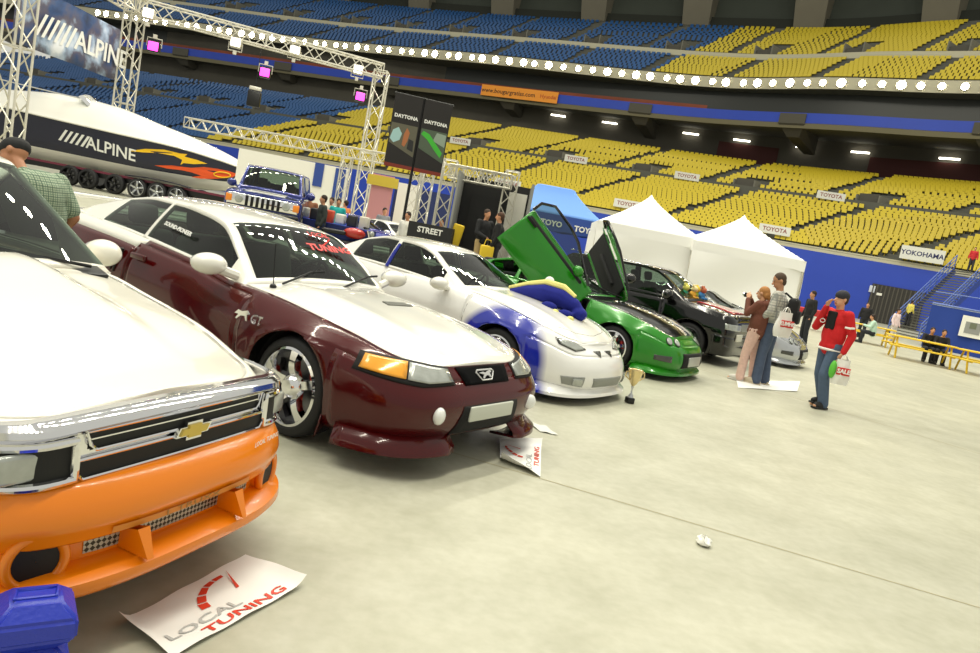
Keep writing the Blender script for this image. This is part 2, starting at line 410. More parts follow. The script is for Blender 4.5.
def flare(arches, amp, width):
    def f(x, z, v):
        s = 0
        for ax, az, ar in arches:
            d = math.hypot(x-ax, z-az)-ar; s += amp*math.exp(-(d/width)**2) if d > -.12 else amp*.3
        return s
    return f
MAROON = mat('maroon_paint', '480507', .2, .05, .5, spec=.2); WHITEP = mat('white_paint', 'f1efe6', .25, 0, 1.0)
def make_mustang(loc, rz):
    root = thing('car', 'maroon and white coupe with a galloping horse badge in its grille', 'car', loc, rz, 'cars lined up on the arena floor')
    A = [(0, .325, .365), (-2.57, .33, .365)]
    C = Spec(arches=A, xmf=.15, xmr=-2.9, nf=4.2,
        xf=[(0, .86), (.12, .93), (.3, .97), (.5, .985), (.62, .975), (.78, .93), (.9, .885), (1, .83)], xr=[(0, -3.6), (.3, -3.74), (.6, -3.76), (.85, -3.7), (1, -3.62)],
        W=[(0, .83), (.1, .87), (.3, .9), (.55, .915), (.7, .905), (.84, .87), (.93, .825), (1, .77)], wx=[(-3.6, .97), (-2.6, 1.0), (-1.2, .985), (0, .99), (.9, .98)],
        zs=[(-3.7, .99), (-3.3, 1.03), (-2.7, 1.01), (-2.2, .985), (-1.8, .955), (-1.25, .91), (-.8, .845), (-.4, .82), (.1, .775), (.4, .735), (.62, .69), (.9, .63)], zb=[(-3.7, .3), (-2.9, .22), (-.4, .19), (.3, .17), (.9, .19)],
        crown=[(-3.6, .02), (-2.8, .04), (-.8, .05), (-.3, .075), (.4, .06), (.8, .025)], disp=flare(A, .028, .12),
        deckfn=lambda x, y, u: .012*math.exp(-((abs(y)-.36)/.09)**2)*(1 if -.9 < x < .75 else 0))
    def part(c, k, v, u):
        if k == 0:
            if -3.05 < c.x < -.78 and abs(u) < .9: return None
            if c.x > -.8: return 'hood' if abs(u) < .93 else 'body'
            return 'trunk_lid' if abs(u) < .95 else 'quarter_trim'
        if c.x > .36 and v < .86: return 'front_bumper'
        if -1.93 < c.x < -.55 and v > .1 and v < .96: return 'door' if k < 0 else 'far_door'
        if c.x < -1.9 and v > .93: return 'quarter_trim'
        return 'body'
    C.part = part; C.mats = {'hood': WHITEP, 'body': MAROON, 'trunk_lid': WHITEP, 'front_bumper': MAROON, 'door': MAROON, 'far_door': MAROON, 'quarter_trim': WHITEP}
    build_body(root, C)
    G = GH(x0=-.66, x1=-3.22, zb=[(-3.3, 1.025), (-2.7, 1.005), (-2.2, .98), (-1.8, .95), (-1.25, .905), (-.8, .845), (-.66, .835)], wb=[(-3.3, .66), (-2.6, .765), (-1.5, .765), (-.66, .735)], ws=(-.71, -1.22), rw=(-2.62, -3.16),
        zr=[(-3.25, 1.03), (-3.0, 1.12), (-2.6, 1.235), (-2.2, 1.285), (-1.85, 1.285), (-1.5, 1.26), (-1.22, 1.215), (-.95, 1.06), (-.66, .84)], wr=[(-3.25, .62), (-2.5, .5), (-2, .53), (-1.45, .545), (-1.2, .575), (-.9, .65), (-.66, .705)],
        cr=[(-3.2, .02), (-2, .05), (-1.4, .045), (-.66, .05)], bow=[(-3.2, 0), (-2, 0), (-1.3, .04), (-.66, .06)], sw=[(-.88, -1.95), (-1.99, -2.62)], st=(.06, .93), minh=.06)
    greenhouse(root, G, {'roof': WHITEP})
    cabin(root, -.7, -3.1, .68, .22, .42, -1.65, -.93, .84, mat('seat_grey', '6a6a62', .8), CABIND)
    for s in (-1, 1):
        mirror(root, (-.86, s*.95, .955), WHITEP, s, .26, .15)
        # black window surround
        seam(C, root, dens([(-.55, .26), (-.5, .9)]), 'right' if s < 0 else 'left'); seam(C, root, dens([(-1.93, .92), (-1.97, .5), (-1.9, .28)]), 'right' if s < 0 else 'left')
        mb = MB(); mb.rbox((-1.78, s*.9, .84), (.2, .03, .045), .012); mb.build('door_handle', MAROON, root)
        # side scoop on the quarter panel
        mb = MB()
        for q in range(4): mb.rbox((-2.06-.045*q, s*.895, .77), (.02, .05, .2-.02*q), .008, rot=(0, .25, 0))
        mb.build('side_scoop', DARK, root)
        for ax in (0, -2.57): make_wheel(root, ax, s, .325, .25, .885, caliper=True, turn=.0, sw=.145, rimr=.252)
        t = .62
        pl0 = ('c', t, s)
        decal(C, root, 'lamp_surround', cpoly([(.84, .37, .645), (.7, .68, .68), (.52, .82, .685), (.51, .87, .585), (.8, .57, .545), (.92, .36, .552)], t), pl0, SEAM, .003)
        o, ol = decal(C, root, 'headlight', cpoly([(.85, .385, .632), (.74, .63, .662), (.75, .66, .578), (.83, .54, .562), (.91, .38, .567)], t), pl0, LENS, .008)
        decal(C, root, 'turn_signal', cpoly([(.735, .64, .664), (.54, .80, .673), (.54, .845, .60), (.745, .67, .58)], t), pl0, AMBER, .008)
        h, n = cast(C, (4, s*.53, .385), (-1, 0, 0)); mb = MB(); mb.ball(h, (.08, .11, .11), rot=(0, 0, -s*.4)); mb.build('fog_lamp', mat('fog_white', 'e9ebe8', .25, 0, .6), root)
        # GT badge on the front fender
        M = frame_M((-.33, s*.925, .68), (1 if s < 0 else -1, 0, 0), (0, 0, 1))
        text_mb('GT', .085, M, .004, .25, bold=.002).build('fender_badge', CHROME, root)
        mb = MB(); M2 = frame_M((-.47, s*.925, .685), (1 if s < 0 else -1, 0, 0), (0, 0, 1))
        mb.prism([(-.075, .0), (-.04, .03), (.0, .025), (.05, .04), (.075, .02), (.05, .01), (.06, -.03), (.045, -.03), (.03, 0), (-.01, -.005), (-.05, -.035), (-.06, -.03), (-.035, 0)], 0, .006, M=M2); mb.build('horse_badge', CHROME, root)
    # nose
    decal(C, root, 'grille', [(-.25, .545), (.25, .545), (.285, .64), (-.285, .64)], 'front', mat('grille_black', '08080a', .9, spec=.1), .004)
    h, n = cast(C, (4, 0, .597), (-1, 0, 0)); M = frame_M(h+Vector((.012, 0, 0)), (0, 1, 0), (n.z*-1, 0, 1))
    mb = MB(); mb.tube([M @ Vector(p) for p in [(-.085, .035, 0), (.085, .035, 0), (.1, .02, 0), (.055, -.035, 0), (-.055, -.035, 0), (-.1, .02, 0)]], .006, 6, closed=True)
    mb.prism([(-.075, .015), (-.03, .02), (.0, .012), (.03, .024), (.06, .03), (.07, .015), (.045, .008), (.055, -.022), (.04, -.02), (.025, -.005), (-.005, -.01), (-.03, -.026), (-.045, -.024), (-.02, 0), (-.04, .006)], -.003, .006, M=M); mb.build('grille_badge', mat('badge_silver', 'd6d6d6', .35, .5), root)
    decal(C, root, 'lower_intake', [(-.36, .24), (.36, .24), (.31, .43), (-.31, .43)], 'front', SEAM, .003)
    h, n = cast(C, (4, 0, .36), (-1, 0, 0)); mb = MB(); mb.rbox((h.x+.012, 0, .375), (.02, .5, .1), .01); mb.build('plate_panel', mat('plate_grey', 'c9ccc0', .5), root)
    # lip below the bumper, two wings with a lifted centre
    for s in (-1, 1):
        mb = MB(); pars = [('s', .93+.07*i/4) for i in range(4)]+[('f', i/22) for i in range(23)]; rows = []
        for p in pars:
            q = body_point(C, p, .06, s)
            if abs(q.y) < .27: continue
            fx = min(1, max(0, (q.x-.2)/.3)); d = Vector((q.x-.15 if q.x > .15 else 0, q.y*.5, 0)).normalized()
            k = min(1, (abs(q.y)-.24)/.12); o_ = .1*k*(.4+.6*min(1, max(0, (q.x+.1)/.4)))
            if q.x < .37: continue
            rows.append([q+Vector((0, 0, .06))-d*.03, q+d*o_*.45+Vector((0, 0, .02)), q+d*(o_*1.25)+Vector((0, 0, -.035)), q+d*(o_*1.3)+Vector((0, 0, -.075)), q+d*(o_-.16)+Vector((0, 0, -.085))])
        mb.add([v for r_ in rows for v in r_], [(i*5+j, i*5+j+1, i*5+j+6, i*5+j+5) for i in range(len(rows)-1) for j in range(4)]); o = mb.build('front_lip', MAROON, root, angle=60)
        md = o.modifiers.new('s', 'SOLIDIFY'); md.thickness = .015
    # hood vents
    decal(C, root, 'hood_vent', [(-.13, .02), (-.13, .26), (-.05, .28), (-.05, .0)], 'top', mat('vent_grey', '55564f', .5), .003)
    mb = MB(); mb.rbox((-3.45, 0, 1.15), (.24, 1.5, .035), .016)
    for s in (-1, 1): mb.rbox((-3.45, s*.72, 1.08), (.2, .04, .16), .015)
    mb.build('rear_spoiler', WHITEP, root)
    mb = MB(); mb.tube([(-.6, -.6, .87), (-.64, -.6, 1.16)], .004, 5); mb.ball((-.6, -.6, .865), (.05, .05, .04)); mb.build('antenna', DARK, root)
    for s in (0, 1): wiper(root, [(-.62, .1-.6*s, .885), (-.76, .5-.62*s, .965), (-.77, .62-.6*s, .975)])
    # writing on the glass
    M = frame_M((-1.62, -.715, 1.10), (1, 0, -.1), (0, .5, 1)); text_mb('SOUND-PIONEER', .045, M, .001, bold=.002).build('window_lettering', mat('white_vinyl', 'f2f2ee', .6), root)
    RV = mat('red_vinyl', 'd02018', .5)
    M = frame_M((-1.1, .2, 1.23), (0, 1, 0), (-1, 0, .7)); mb = text_mb('LOCAL', .07, M, .001, bold=.002); M = frame_M((-.96, .22, 1.14), (0, 1, 0), (-1, 0, .7)); mb2 = text_mb('TUNING', .1, M, .001, bold=.004, xs=1.2)
    mb.add(mb2.v, mb2.f); mb.tube([(-1.07, .3, 1.205), (-.99, .17, 1.155)], .008, 5); mb.build('windshield_lettering', RV, root)
    mb = MB(); mb.box((-.93, .36, .885), (.2, .34, .004), rot=(0, -.25, 0), mi=0); mb.box((-.93, .36, .889), (.07, .28, .004), rot=(0, -.25, 0), mi=1); mb.build('dash_card', [mat('card_white', 'f0f0ec', .6), RV], root)
    root.scale = (1.06,)*3
    return root
ORANGE = mat('orange_paint', 'ee8204', .25, 0, .3); BLACKP = mat('black_paint', '050506', .12, 0, .3); GREENP = mat('green_paint', '1f8010', .22, .1, .35); SILVERP = mat('silver_paint', 'b9bcc0', .22, .6, 1.0)
BLUEP = mat('blue_paint', '12259c', .2, .2, .5); CREAM = mat('cream_white_paint', 'f3efe2', .24, 0, 1.0)
def shell_front(mb, xf, xm, W, nf, prof, y0=0.0, zdrop=0.0, n=30, x_side=None):
    """bumper skin: a profile of (z, out) swept along the front outline from one side to the other"""
    rows = []; ts = [i/n for i in range(n+1)]
    for s in (-1, 1):
        for t in (ts if s < 0 else ts[::-1][1:]):
            a = t*PI/2; x = lerp(xm, xf, math.sin(a)**(2/nf)); y = W*math.cos(a)**(2/nf); d = Vector(((x-xm)/(xf-xm)*.9+.02, s*abs(y/W)**3, 0)).normalized()
            rows.append([Vector((x, s*y, z-zdrop*(y/W)**2))+d*o for z, o in prof])
    k = len(prof); mb.add([p for r in rows for p in r], [(i*k+j, (i+1)*k+j, (i+1)*k+j+1, i*k+j+1) for i in range(len(rows)-1) for j in range(k-1)]); return rows
def bvh_of(mb): return BVHTree.FromPolygons([Vector(v) for v in mb.v], mb.f)
def make_truck(loc, rz):
    root = thing('pickup_truck', 'lowered white pickup with an orange front bumper and chrome split grille', 'truck', loc, rz, 'cars lined up on the arena floor')
    A = [(0, .33, .40), (-2.75, .33, .40)]
    C = Spec(arches=A, xmf=.05, xmr=-3.6, nf=3.4, nr=8, archw=.84, nv=18, nd=30, cp=2.6,
        xf=[(0, .62), (.5, .66), (.9, .68), (1, .64)], xr=[(0, -4.1), (1, -4.1)], W=[(0, .80), (.3, .83), (.6, .835), (.85, .81), (1, .76)],
        zs=[(-4.1, 1.0), (-2.6, 1.02), (-.6, 1.02), (-.25, .96), (.08, .89), (.4, .79), (.7, .765)], zb=[(-4, .35), (-2, .24), (.3, .26), (.7, .42)],
        crown=[(-4, 0), (-2.4, .01), (-.6, .045), (.1, .06), (.68, .05)],
        deckfn=lambda x, y, u: .05*max(0, 1-max(0, abs(y)-.30)/.07)*max(0, min(1, (.45-x)/.8)) if x > -.75 and abs(y) < .37 else 0, wx=[(-4, 1), (-.6, 1), (.7, .985)])
    def part(c, k, v, u):
        if k == 0:
            if -2.15 < c.x < -.62 and abs(u) < .9: return None
            return 'hood' if c.x > -.64 and abs(u) < .96 else 'body'
        if -1.75 < c.x < -.62 and .08 < v < .97: return 'door' if k < 0 else 'far_door'
        return 'body'
    C.part = part; C.mats = {'hood': CREAM, 'body': CREAM, 'door': CREAM, 'far_door': CREAM}; build_body(root, C)
    G = GH(x0=-.50, x1=-2.2, zb=[(-2.3, 1.02), (-.5, 1.015)], wb=[(-2.3, .80), (-.5, .80)], ws=(-.54, -1.15), rw=(-2.05, -2.16), zr=[(-2.2, 1.1), (-2.1, 1.42), (-1.95, 1.505), (-1.5, 1.525), (-1.2, 1.49), (-1.08, 1.43), (-.5, 1.02)],
        wr=[(-2.2, .72), (-1.6, .67), (-1.15, .675), (-.5, .79)], cr=[(-2.1, .03), (-1.2, .03), (-.5, .05)], bow=[(-2.2, 0), (-1.6, .01), (-1.1, .05), (-.5, .08)], sw=[(-.85, -1.85)], st=(.06, .9), wsu=.965)
    greenhouse(root, G, {'roof': CREAM})
    cabin(root, -.55, -2.15, .72, .4, .58, -1.5, -.8, .99, CABIN, CABIND, rear=False)
    for s in (-1, 1): mirror(root, (-.82, s*.95, 1.08), CREAM, s, .19, .15)
    for s in (-1, 1):
        for ax in (0, -2.75): make_wheel(root, ax, s, .33, .24, .87, caliper=False)
    mb = MB(); mb.rbox((-.56, .52, 1.035), (.16, .34, .02), .008, rot=(0, .12, -.35)); mb.rbox((-.6, -.3, 1.085), (.1, .7, .02), .008); mb.build('cowl_grille', DARK, root)
    wiper(root, [(-.56, .1, 1.1), (-.66, -.35, 1.13)]); wiper(root, [(-.52, .62, 1.06), (-.63, .2, 1.12)])
    # chrome grille panel, its slots, rims and lamps
    def gx(y, z): return .765-.03*(z-.62)-.04*(abs(y)/.5)**2-(.42*max(0, (abs(y)-.5)/.3)**2.6)
    mb = MB(); pr = [(.59, -.03), (.597, .0), (.62, .008), (.625, 0), (.77, 0), (.775, .012), (.795, .03), (.815, .025), (.83, 0), (.832, -.05)]; rows = []
    for i in range(61):
        y = -.76+1.52*i/60; rows += [[Vector((gx(y, z)+o, y, z-.055*(abs(y)/.86)**2*(1 if z > .7 else .6))) for z, o in pr]]
    mb.add([p for r in rows for p in r], [(i*10+j, (i+1)*10+j, (i+1)*10+j+1, i*10+j+1) for i in range(60) for j in range(9)])
    g = mb.build('grille', CHROME, root, angle=30); md = g.modifiers.new('s', 'SOLIDIFY'); md.thickness = .02
    BLK = mat('slot_black', '060606', .6)
    def zz(y, z): return z-.045*(abs(y)/.86)**2
    def panel(name, pts, m, off, par):
        mb = MB(); n = len(pts); o = [Vector((gx(y, z)+off, y, zz(y, z))) for y, z in pts]; mb.add(o, [tuple(range(n))]); return mb.build(name, m, par, smooth=False)
    for (z0, z1, e) in ((.712, .778, .41), (.622, .688, .45)):
        pts = [(-e+.02, z0)]+[(lerp(-e, e, i/16), z0) for i in range(1, 16)]+[(e-.02, z0), (e, z0+.02), (e+.015, z1)]+[(lerp(e, -e, i/16), z1) for i in range(1, 16)]+[(-e-.015, z1), (-e, z0+.02)]
        mb = MB(); o = [[Vector((gx(y, z)+.006, y, zz(y, z))) for y in [lerp(-e, e, i/20) for i in range(21)]] for z in (z0, z1)]
        mb.add(o[0]+o[1], [(i, i+1, 22+i, 21+i) for i in range(20)]); mb.build('grille_slot', BLK, g, smooth=False)
        mb = MB(); mb.tube([Vector((gx(y, z)+.012, y, zz(y, z))) for y, z in pts], .006, 6, closed=True)
        if z0 > .7: mb.tube([Vector((gx(lerp(-e, e, i/16), .745)+.008, lerp(-e, e, i/16), zz(lerp(-e, e, i/16), .75))) for i in range(17)], .004, 5)
        mb.build('slot_rim', CHROME, g)
    for s in (-1, 1):
        y0, y1, z0, z1 = .46, .67, .632, .758
        pts = [(s*y0, z0), (s*y1, z0), (s*(y1+.02), z1), (s*y0, z1)]
        mb = MB(); rr = [Vector((gx(y, z)+.008, y, zz(y, z))) for z in (z0, z1) for y in [s*lerp(y0, y1+.015*(z-z0)/.126, i/12) for i in range(13)]]; mb.add(rr, [(i, i+1, 14+i, 13+i) for i in range(12)]); mb.build('lamp_housing', BLK, g, smooth=False)
        mb = MB(); ring = []
        for (a, b), (c_, d_) in zip(pts, pts[1:]+pts[:1]): ring += [(lerp(a, c_, i/8), lerp(b, d_, i/8)) for i in range(8)]
        mb.tube([Vector((gx(y, z)+.014, y, zz(y, z))) for y, z in ring], .014, 8, closed=True); mb.build('lamp_rim', CHROME, g)
        mb = MB(); yc = (y0+y1)/2+.025; mb.rbox((gx(.595, .69)+.004, s*.595, zz(.595, .695)), (.03, .155, .095), .015, rot=(0, 0, s*.2)); mb.build('headlight', LENS, root)
    # bow-tie badge
    M = frame_M((gx(0, .7)+.02, 0, .70), (0, 1, 0), (0, 0, 1)); mb = MB()
    tie = [(-.105, -.02), (-.045, -.02), (-.045, -.038), (.045, -.038), (.045, -.02), (.085, -.02), (.105, .02), (.045, .02), (.045, .038), (-.045, .038), (-.045, .02), (-.085, .02)]
    mb.prism([(x*.84, y*.9) for x, y in tie], -.01, .006, M=M); mb.prism([(x*.68, y*.62) for x, y in tie], .0, .012, mi=1, M=M); mb.build('bow_tie_badge', [CHROME, mat('badge_gold', 'cdb45e', .3, .8)], g, smooth=False)
    # orange bumper
    bp = bpy.data.objects.new('front_bumper', None); COL.objects.link(bp); bp.parent = root
    prof = [(.62, -.14), (.615, -.02), (.60, .02), (.545, .05), (.50, .06), (.47, .055), (.462, .045), (.43, .04), (.42, .03), (.415, -.02), (.335, -.02), (.33, .02), (.32, .055), (.305, .085), (.275, .09), (.25, .07), (.235, .02), (.235, -.1)]
    mb = MB(); shell_front(mb, .80, .1, .78, 3.0, prof, zdrop=.02, n=40); bv = bvh_of(mb); o = mb.build('bumper_skin', ORANGE, bp, angle=50)
    class K: pass
    K = K(); K.bvh = bv
    def P(y, z, e=.0):
        h, n = cast(K, (4, y, z), (-1, 0, 0)); return h+Vector((e, 0, 0))
    mb = MB(); e = .40; mb.add([P(lerp(-e, e, i/20), z, .004) for z in (.345, .405) for i in range(21)], [(i, i+1, 22+i, 21+i) for i in range(20)])
    mm, nt, b = nodes_mat('wire_mesh'); tc = nt.nodes.new('ShaderNodeTexCoord'); mp = nt.nodes.new('ShaderNodeMapping'); mp.inputs['Rotation'].default_value = (.78, 0, 0); mp.inputs['Scale'].default_value = (1, 75, 75)
    ch = nt.nodes.new('ShaderNodeTexChecker'); ch.inputs['Scale'].default_value = 1; ch.inputs['Color1'].default_value = lin('b5b3a5'); ch.inputs['Color2'].default_value = lin('3a3830')
    nt.links.new(tc.outputs['Object'], mp.inputs[0]); nt.links.new(mp.outputs[0], ch.inputs[0]); nt.links.new(ch.outputs[0], b.inputs['Base Color']); b.inputs['Metallic'].default_value = .6; b.inputs['Roughness'].default_value = .4
    mb.build('intake_mesh', mm, bp)
    for y in (-.26, .21):
        mb = MB(); a = P(y, .43, .0); c_ = P(y, .33, .05)
        mb.add([P(y-.024, .425, .03), P(y+.024, .425, .03), P(y+.018, .322, .065), P(y-.006, .322, .065), P(y-.016, .40, -.01), P(y+.016, .40, -.01), P(y+.02, .335, -.0), P(y-.02, .335, -.0)], [(0, 1, 2, 3), (0, 3, 7, 4), (1, 5, 6, 2), (4, 7, 6, 5)]); mb.build('intake_fin', ORANGE, bp, angle=30)
    for s in (-1, 1):
        c0 = P(s*.54, .37); nrm = Vector((1, s*.32, 0)).normalized(); c0 = c0+nrm*.045; q = nrm.to_track_quat('Z', 'Y').to_matrix()
        mb = MB(); mb.tube([c0+q @ Vector((.085*math.cos(a*PI/16), .085*math.sin(a*PI/16), 0)) for a in range(32)], .017, 10, closed=True)
        mb.add([c0+q @ Vector((r_*math.cos(a*PI/16), r_*math.sin(a*PI/16), -d_)) for r_, d_ in ((.082, 0), (.066, .12)) for a in range(32)], [(a, (a+1) % 32, 32+(a+1) % 32, 32+a) for a in range(32)])
        mb.add([c0+q @ Vector((r_*math.cos(a*PI/16), r_*math.sin(a*PI/16), -d_)) for r_, d_ in ((.09, 0), (.10, .08)) for a in range(32)], [(a, (a+1) % 32, 32+(a+1) % 32, 32+a) for a in range(32)])
        mb.build('fog_scoop', ORANGE, bp); mb = MB(); mb.lathe([(.001, 0), (.07, 0)], n=24, rot=None); mb.v = [tuple(c0+q @ Vector(v)-nrm*.02*0+nrm*.002) for v in mb.v]; mb.build('scoop_opening', BLK, bp)
    tan = mat('sticker_tan', 'd79a4c', .5); M = frame_M(P(-.02, .44, .008), (0, 1, 0), (0, 0, 1))
    mb = MB(); mb.add([P(lerp(-.36, .3, i/14), z, .006) for z in (.428, .452) for i in range(15)], [(i, i+1, 16+i, 15+i) for i in range(14)]); mb.build('sticker_strip', mat('sticker_base', 'd98428', .45), bp)
    text_mb('L TRUXX', .03, M, .0005, xs=2.2).build('bumper_lettering', mat('sticker_brown', 'a8783a', .5), bp)
    M = frame_M(P(.42, .575, .015), (-.22, 1, -.03), (0, 0, 1)); text_mb('LOCAL TUNING', .03, M, .0005).build('bumper_lettering', mat('white_vinyl', 'f2f2ee', .6), bp)
    # sticker on the windscreen
    mb = MB(); M = frame_M((-.74, -.1, 1.19), (0, 1, 0), (-1, 0, .74)); mb.box((0, 0, 0), (.15, .055, .002)); mb.v = [tuple(M @ Vector(v)) for v in mb.v]; mb.build('windshield_sticker', mat('sticker_orange', 'e2571a', .5), root)
    return root
def make_coupe(loc, rz, label, paint, lower=None, hood=None, roof=None, top=1.27, name='car', group='cars lined up on the arena floor', dark_glass=False, detail='escort', scale=1.0, doors=False, wheel=CHROME, grp=None):
    root = thing(name, label, 'car', loc, rz, group)
    A = [(0, .315, .36), (-2.5, .315, .36)]
    C = Spec(arches=A, xmf=.1, xmr=-2.8, nf=2.9 if detail != 'integra' else 3.4, nr=3.6,
        xf=[(0, .88), (.15, .95), (.3, .97), (.5, .96), (.7, .92), (.85, .86), (1, .76)], xr=[(0, -3.3), (.3, -3.4), (.6, -3.4), (.85, -3.34), (1, -3.25)],
        W=[(0, .82), (.15, .855), (.4, .875), (.65, .87), (.85, .83), (1, .75)], wx=[(-3.4, .96), (-1.2, .99), (0, 1), (.9, .98)],
        zs=[(-3.4, .95), (-2.9, 1.0), (-1.8, .955), (-.7, .925), (-.3, .885), (.2, .80), (.55, .70), (.78, .60)], zb=[(-3.4, .28), (-2.6, .2), (-.4, .17), (.3, .14), (.9, .13)],
        crown=[(-3.4, .03), (-.7, .05), (0, .075), (.5, .06), (.8, .02)], disp=flare(A, .03, .11), deckfn=(lambda x, y, u: .014*math.exp(-((abs(y)-.4)/.08)**2)*(1 if x > -.7 else 0)) if detail == 'escort' else None)
    def part(c, k, v, u):
        if k == 0:
            if -2.95 < c.x < -.72 and abs(u) < .9: return None
            if c.x > -.74: return 'hood' if abs(u) < .92 and c.x < .74 else 'body'
            return 'trunk_lid' if abs(u) < .95 else 'body'
        if c.x > .37 and v < .8: return 'front_bumper'
        if -1.85 < c.x < -.55 and .1 < v < .99: return None if doors == 'none' else ('door' if k < 0 else 'far_door')
        return 'body'
    C.part = part; C.mats = {'hood': hood or paint, 'body': lower or paint, 'trunk_lid': paint, 'front_bumper': lower or paint, 'door': lower or paint, 'far_door': lower or paint}
    objs = build_body(root, C)
    t = top
    G = GH(x0=-.56, x1=-3.05, zb=[(-3.1, .99), (-1.8, .955), (-.56, .915)], wb=[(-3.1, .62), (-2.5, .74), (-1.5, .745), (-.56, .71)], ws=(-.62, -1.28), rw=(-2.45, -2.98),
        zr=[(-3.08, 1.0), (-2.45, t-.06), (-2.1, t), (-1.75, t), (-1.5, t-.015), (-1.3, t-.06), (-1.05, t-.17), (-.56, .92)], wr=[(-3.1, .58), (-2.4, .5), (-1.9, .53), (-1.3, .54), (-.95, .62), (-.56, .68)],
        cr=[(-3.1, .02), (-2, .045), (-1.4, .04), (-.56, .045)], bow=[(-3, 0), (-2, .01), (-1.3, .1), (-.56, .18)], sw=[(-.88, -1.86), (-1.93, -2.55)], st=(.06, .9), minh=.06, open=('r', 'l') if doors == 'up' else ('~',))
    greenhouse(root, G, {'roof': roof or paint}, GLASSD if dark_glass else GLASS)
    cabin(root, -.7, -2.9, .66, .22, .42, -1.65, -.95, .9, mat('seat_charcoal', '2c2c2c', .8), CABIND)
    for s in (-1, 1):
        if doors != 'up':
            mirror(root, (-.88, s*.92, .94), roof or paint, s, .24, .15)
            sd = 'right' if s < 0 else 'left'; seam(C, root, dens([(-.55, .24), (-.5, .86)]), sd); seam(C, root, dens([(-1.85, .9), (-1.87, .5), (-1.8, .26)]), sd)
        for ax in (0, -2.5): make_wheel(root, ax, s, .315, .225, .865, rim=wheel, spokes=6 if detail == 'integra' else 5, sw=.13)
    seam(C, root, dens([(.66, -.05), (.6, -.35), (.42, -.58), (.2, -.66), (-.5, -.69)], 10), 'top'); seam(C, root, dens([(.66, -.05), (.66, .05), (.6, .35), (.42, .58), (.2, .66), (-.5, .69)], 10), 'top')
    wiper(root, [(-.6, .0, .975), (-.8, -.42, 1.04)]); wiper(root, [(-.6, .55, .965), (-.82, .1, 1.06)])
    GREY = mat('intake_grey', '8f918b', .5)
    for s in (-1, 1):
        t = .6; p = ('c', t, s)
        if detail == 'integra':
            for (x, y, z) in ((.79, .42, .555), (.70, .56, .565)):
                a, b = cpoly([(x, y, z)], t)[0]
                decal(C, root, 'lamp_surround', [(a+.062*math.cos(q*PI/8), b+.05*math.sin(q*PI/8)) for q in range(16)], p, SEAM, .003)
                decal(C, root, 'headlight', [(a+.05*math.cos(q*PI/8), b+.042*math.sin(q*PI/8)) for q in range(16)], p, LENS, .01)
        else:
            decal(C, root, 'lamp_surround', cpoly([(.87, .375, .572), (.70, .45, .638), (.52, .62, .668), (.6, .64, .608), (.80, .53, .552)], t), p, mat('lamp_dark', '33342f', .25, 0, .8), .004)
            decal(C, root, 'headlight', cpoly([(.86, .385, .577), (.70, .46, .632), (.55, .6, .655), (.62, .62, .61), (.80, .52, .558)], t), p, LENS, .008)
    if detail == 'escort':
        for s in (-1, 1): decal(C, root, 'nostril', [(s*.05, .56), (s*.2, .56), (s*.13, .505)], 'front', mat('lamp_dark', '33342f', .25, 0, .8), .004)
        decal(C, root, 'lower_intake', [(-.3, .20), (.3, .20), (.33, .3), (-.33, .3)], 'front', GREY, .004)
        for s in (-1, 1):
            decal(C, root, 'fog_opening', cpoly([(.9, .46, .2), (.9, .45, .31), (.72, .68, .3), (.75, .66, .22)], .6), ('c', .6, s), GREY, .004)
            decal(C, root, 'fog_lamp', cpoly([(.88, .47, .215), (.88, .47, .29), (.8, .56, .29), (.8, .56, .22)], .6), ('c', .6, s), LENS, .012)
    else:
        decal(C, root, 'lower_intake', [(-.42, .21), (.42, .21), (.4, .42), (-.4, .42)], 'front', SEAM, .004)
        h, n = cast(C, (4, 0, .31), (-1, 0, 0)); mb = MB(); mb.rbox((h.x+.01, 0, .30), (.025, .5, .14), .01); mb.build('intercooler', mat('cooler_silver', 'b9bbb4', .35, .7), root)
        for s in (-1, 1): decal(C, root, 'fog_lamp', cpoly([(.8, .6, .28), (.8, .6, .37), (.58, .76, .36), (.58, .76, .29)], .6), ('c', .6, s), mat('lamp_dark', '33342f', .25, 0, .8), .004)
    mb = MB(); pr = [(.2, -.03), (.16, .02), (.12, .07), (.09, .075), (.08, -.04)]; shell_front(mb, .9, .36, .84, 2.9, pr); o = mb.build('front_lip', lower or paint, root); md = o.modifiers.new('s', 'SOLIDIFY'); md.thickness = .012
    if scale != 1: root.scale = (scale,)*3
    return root, C, objs
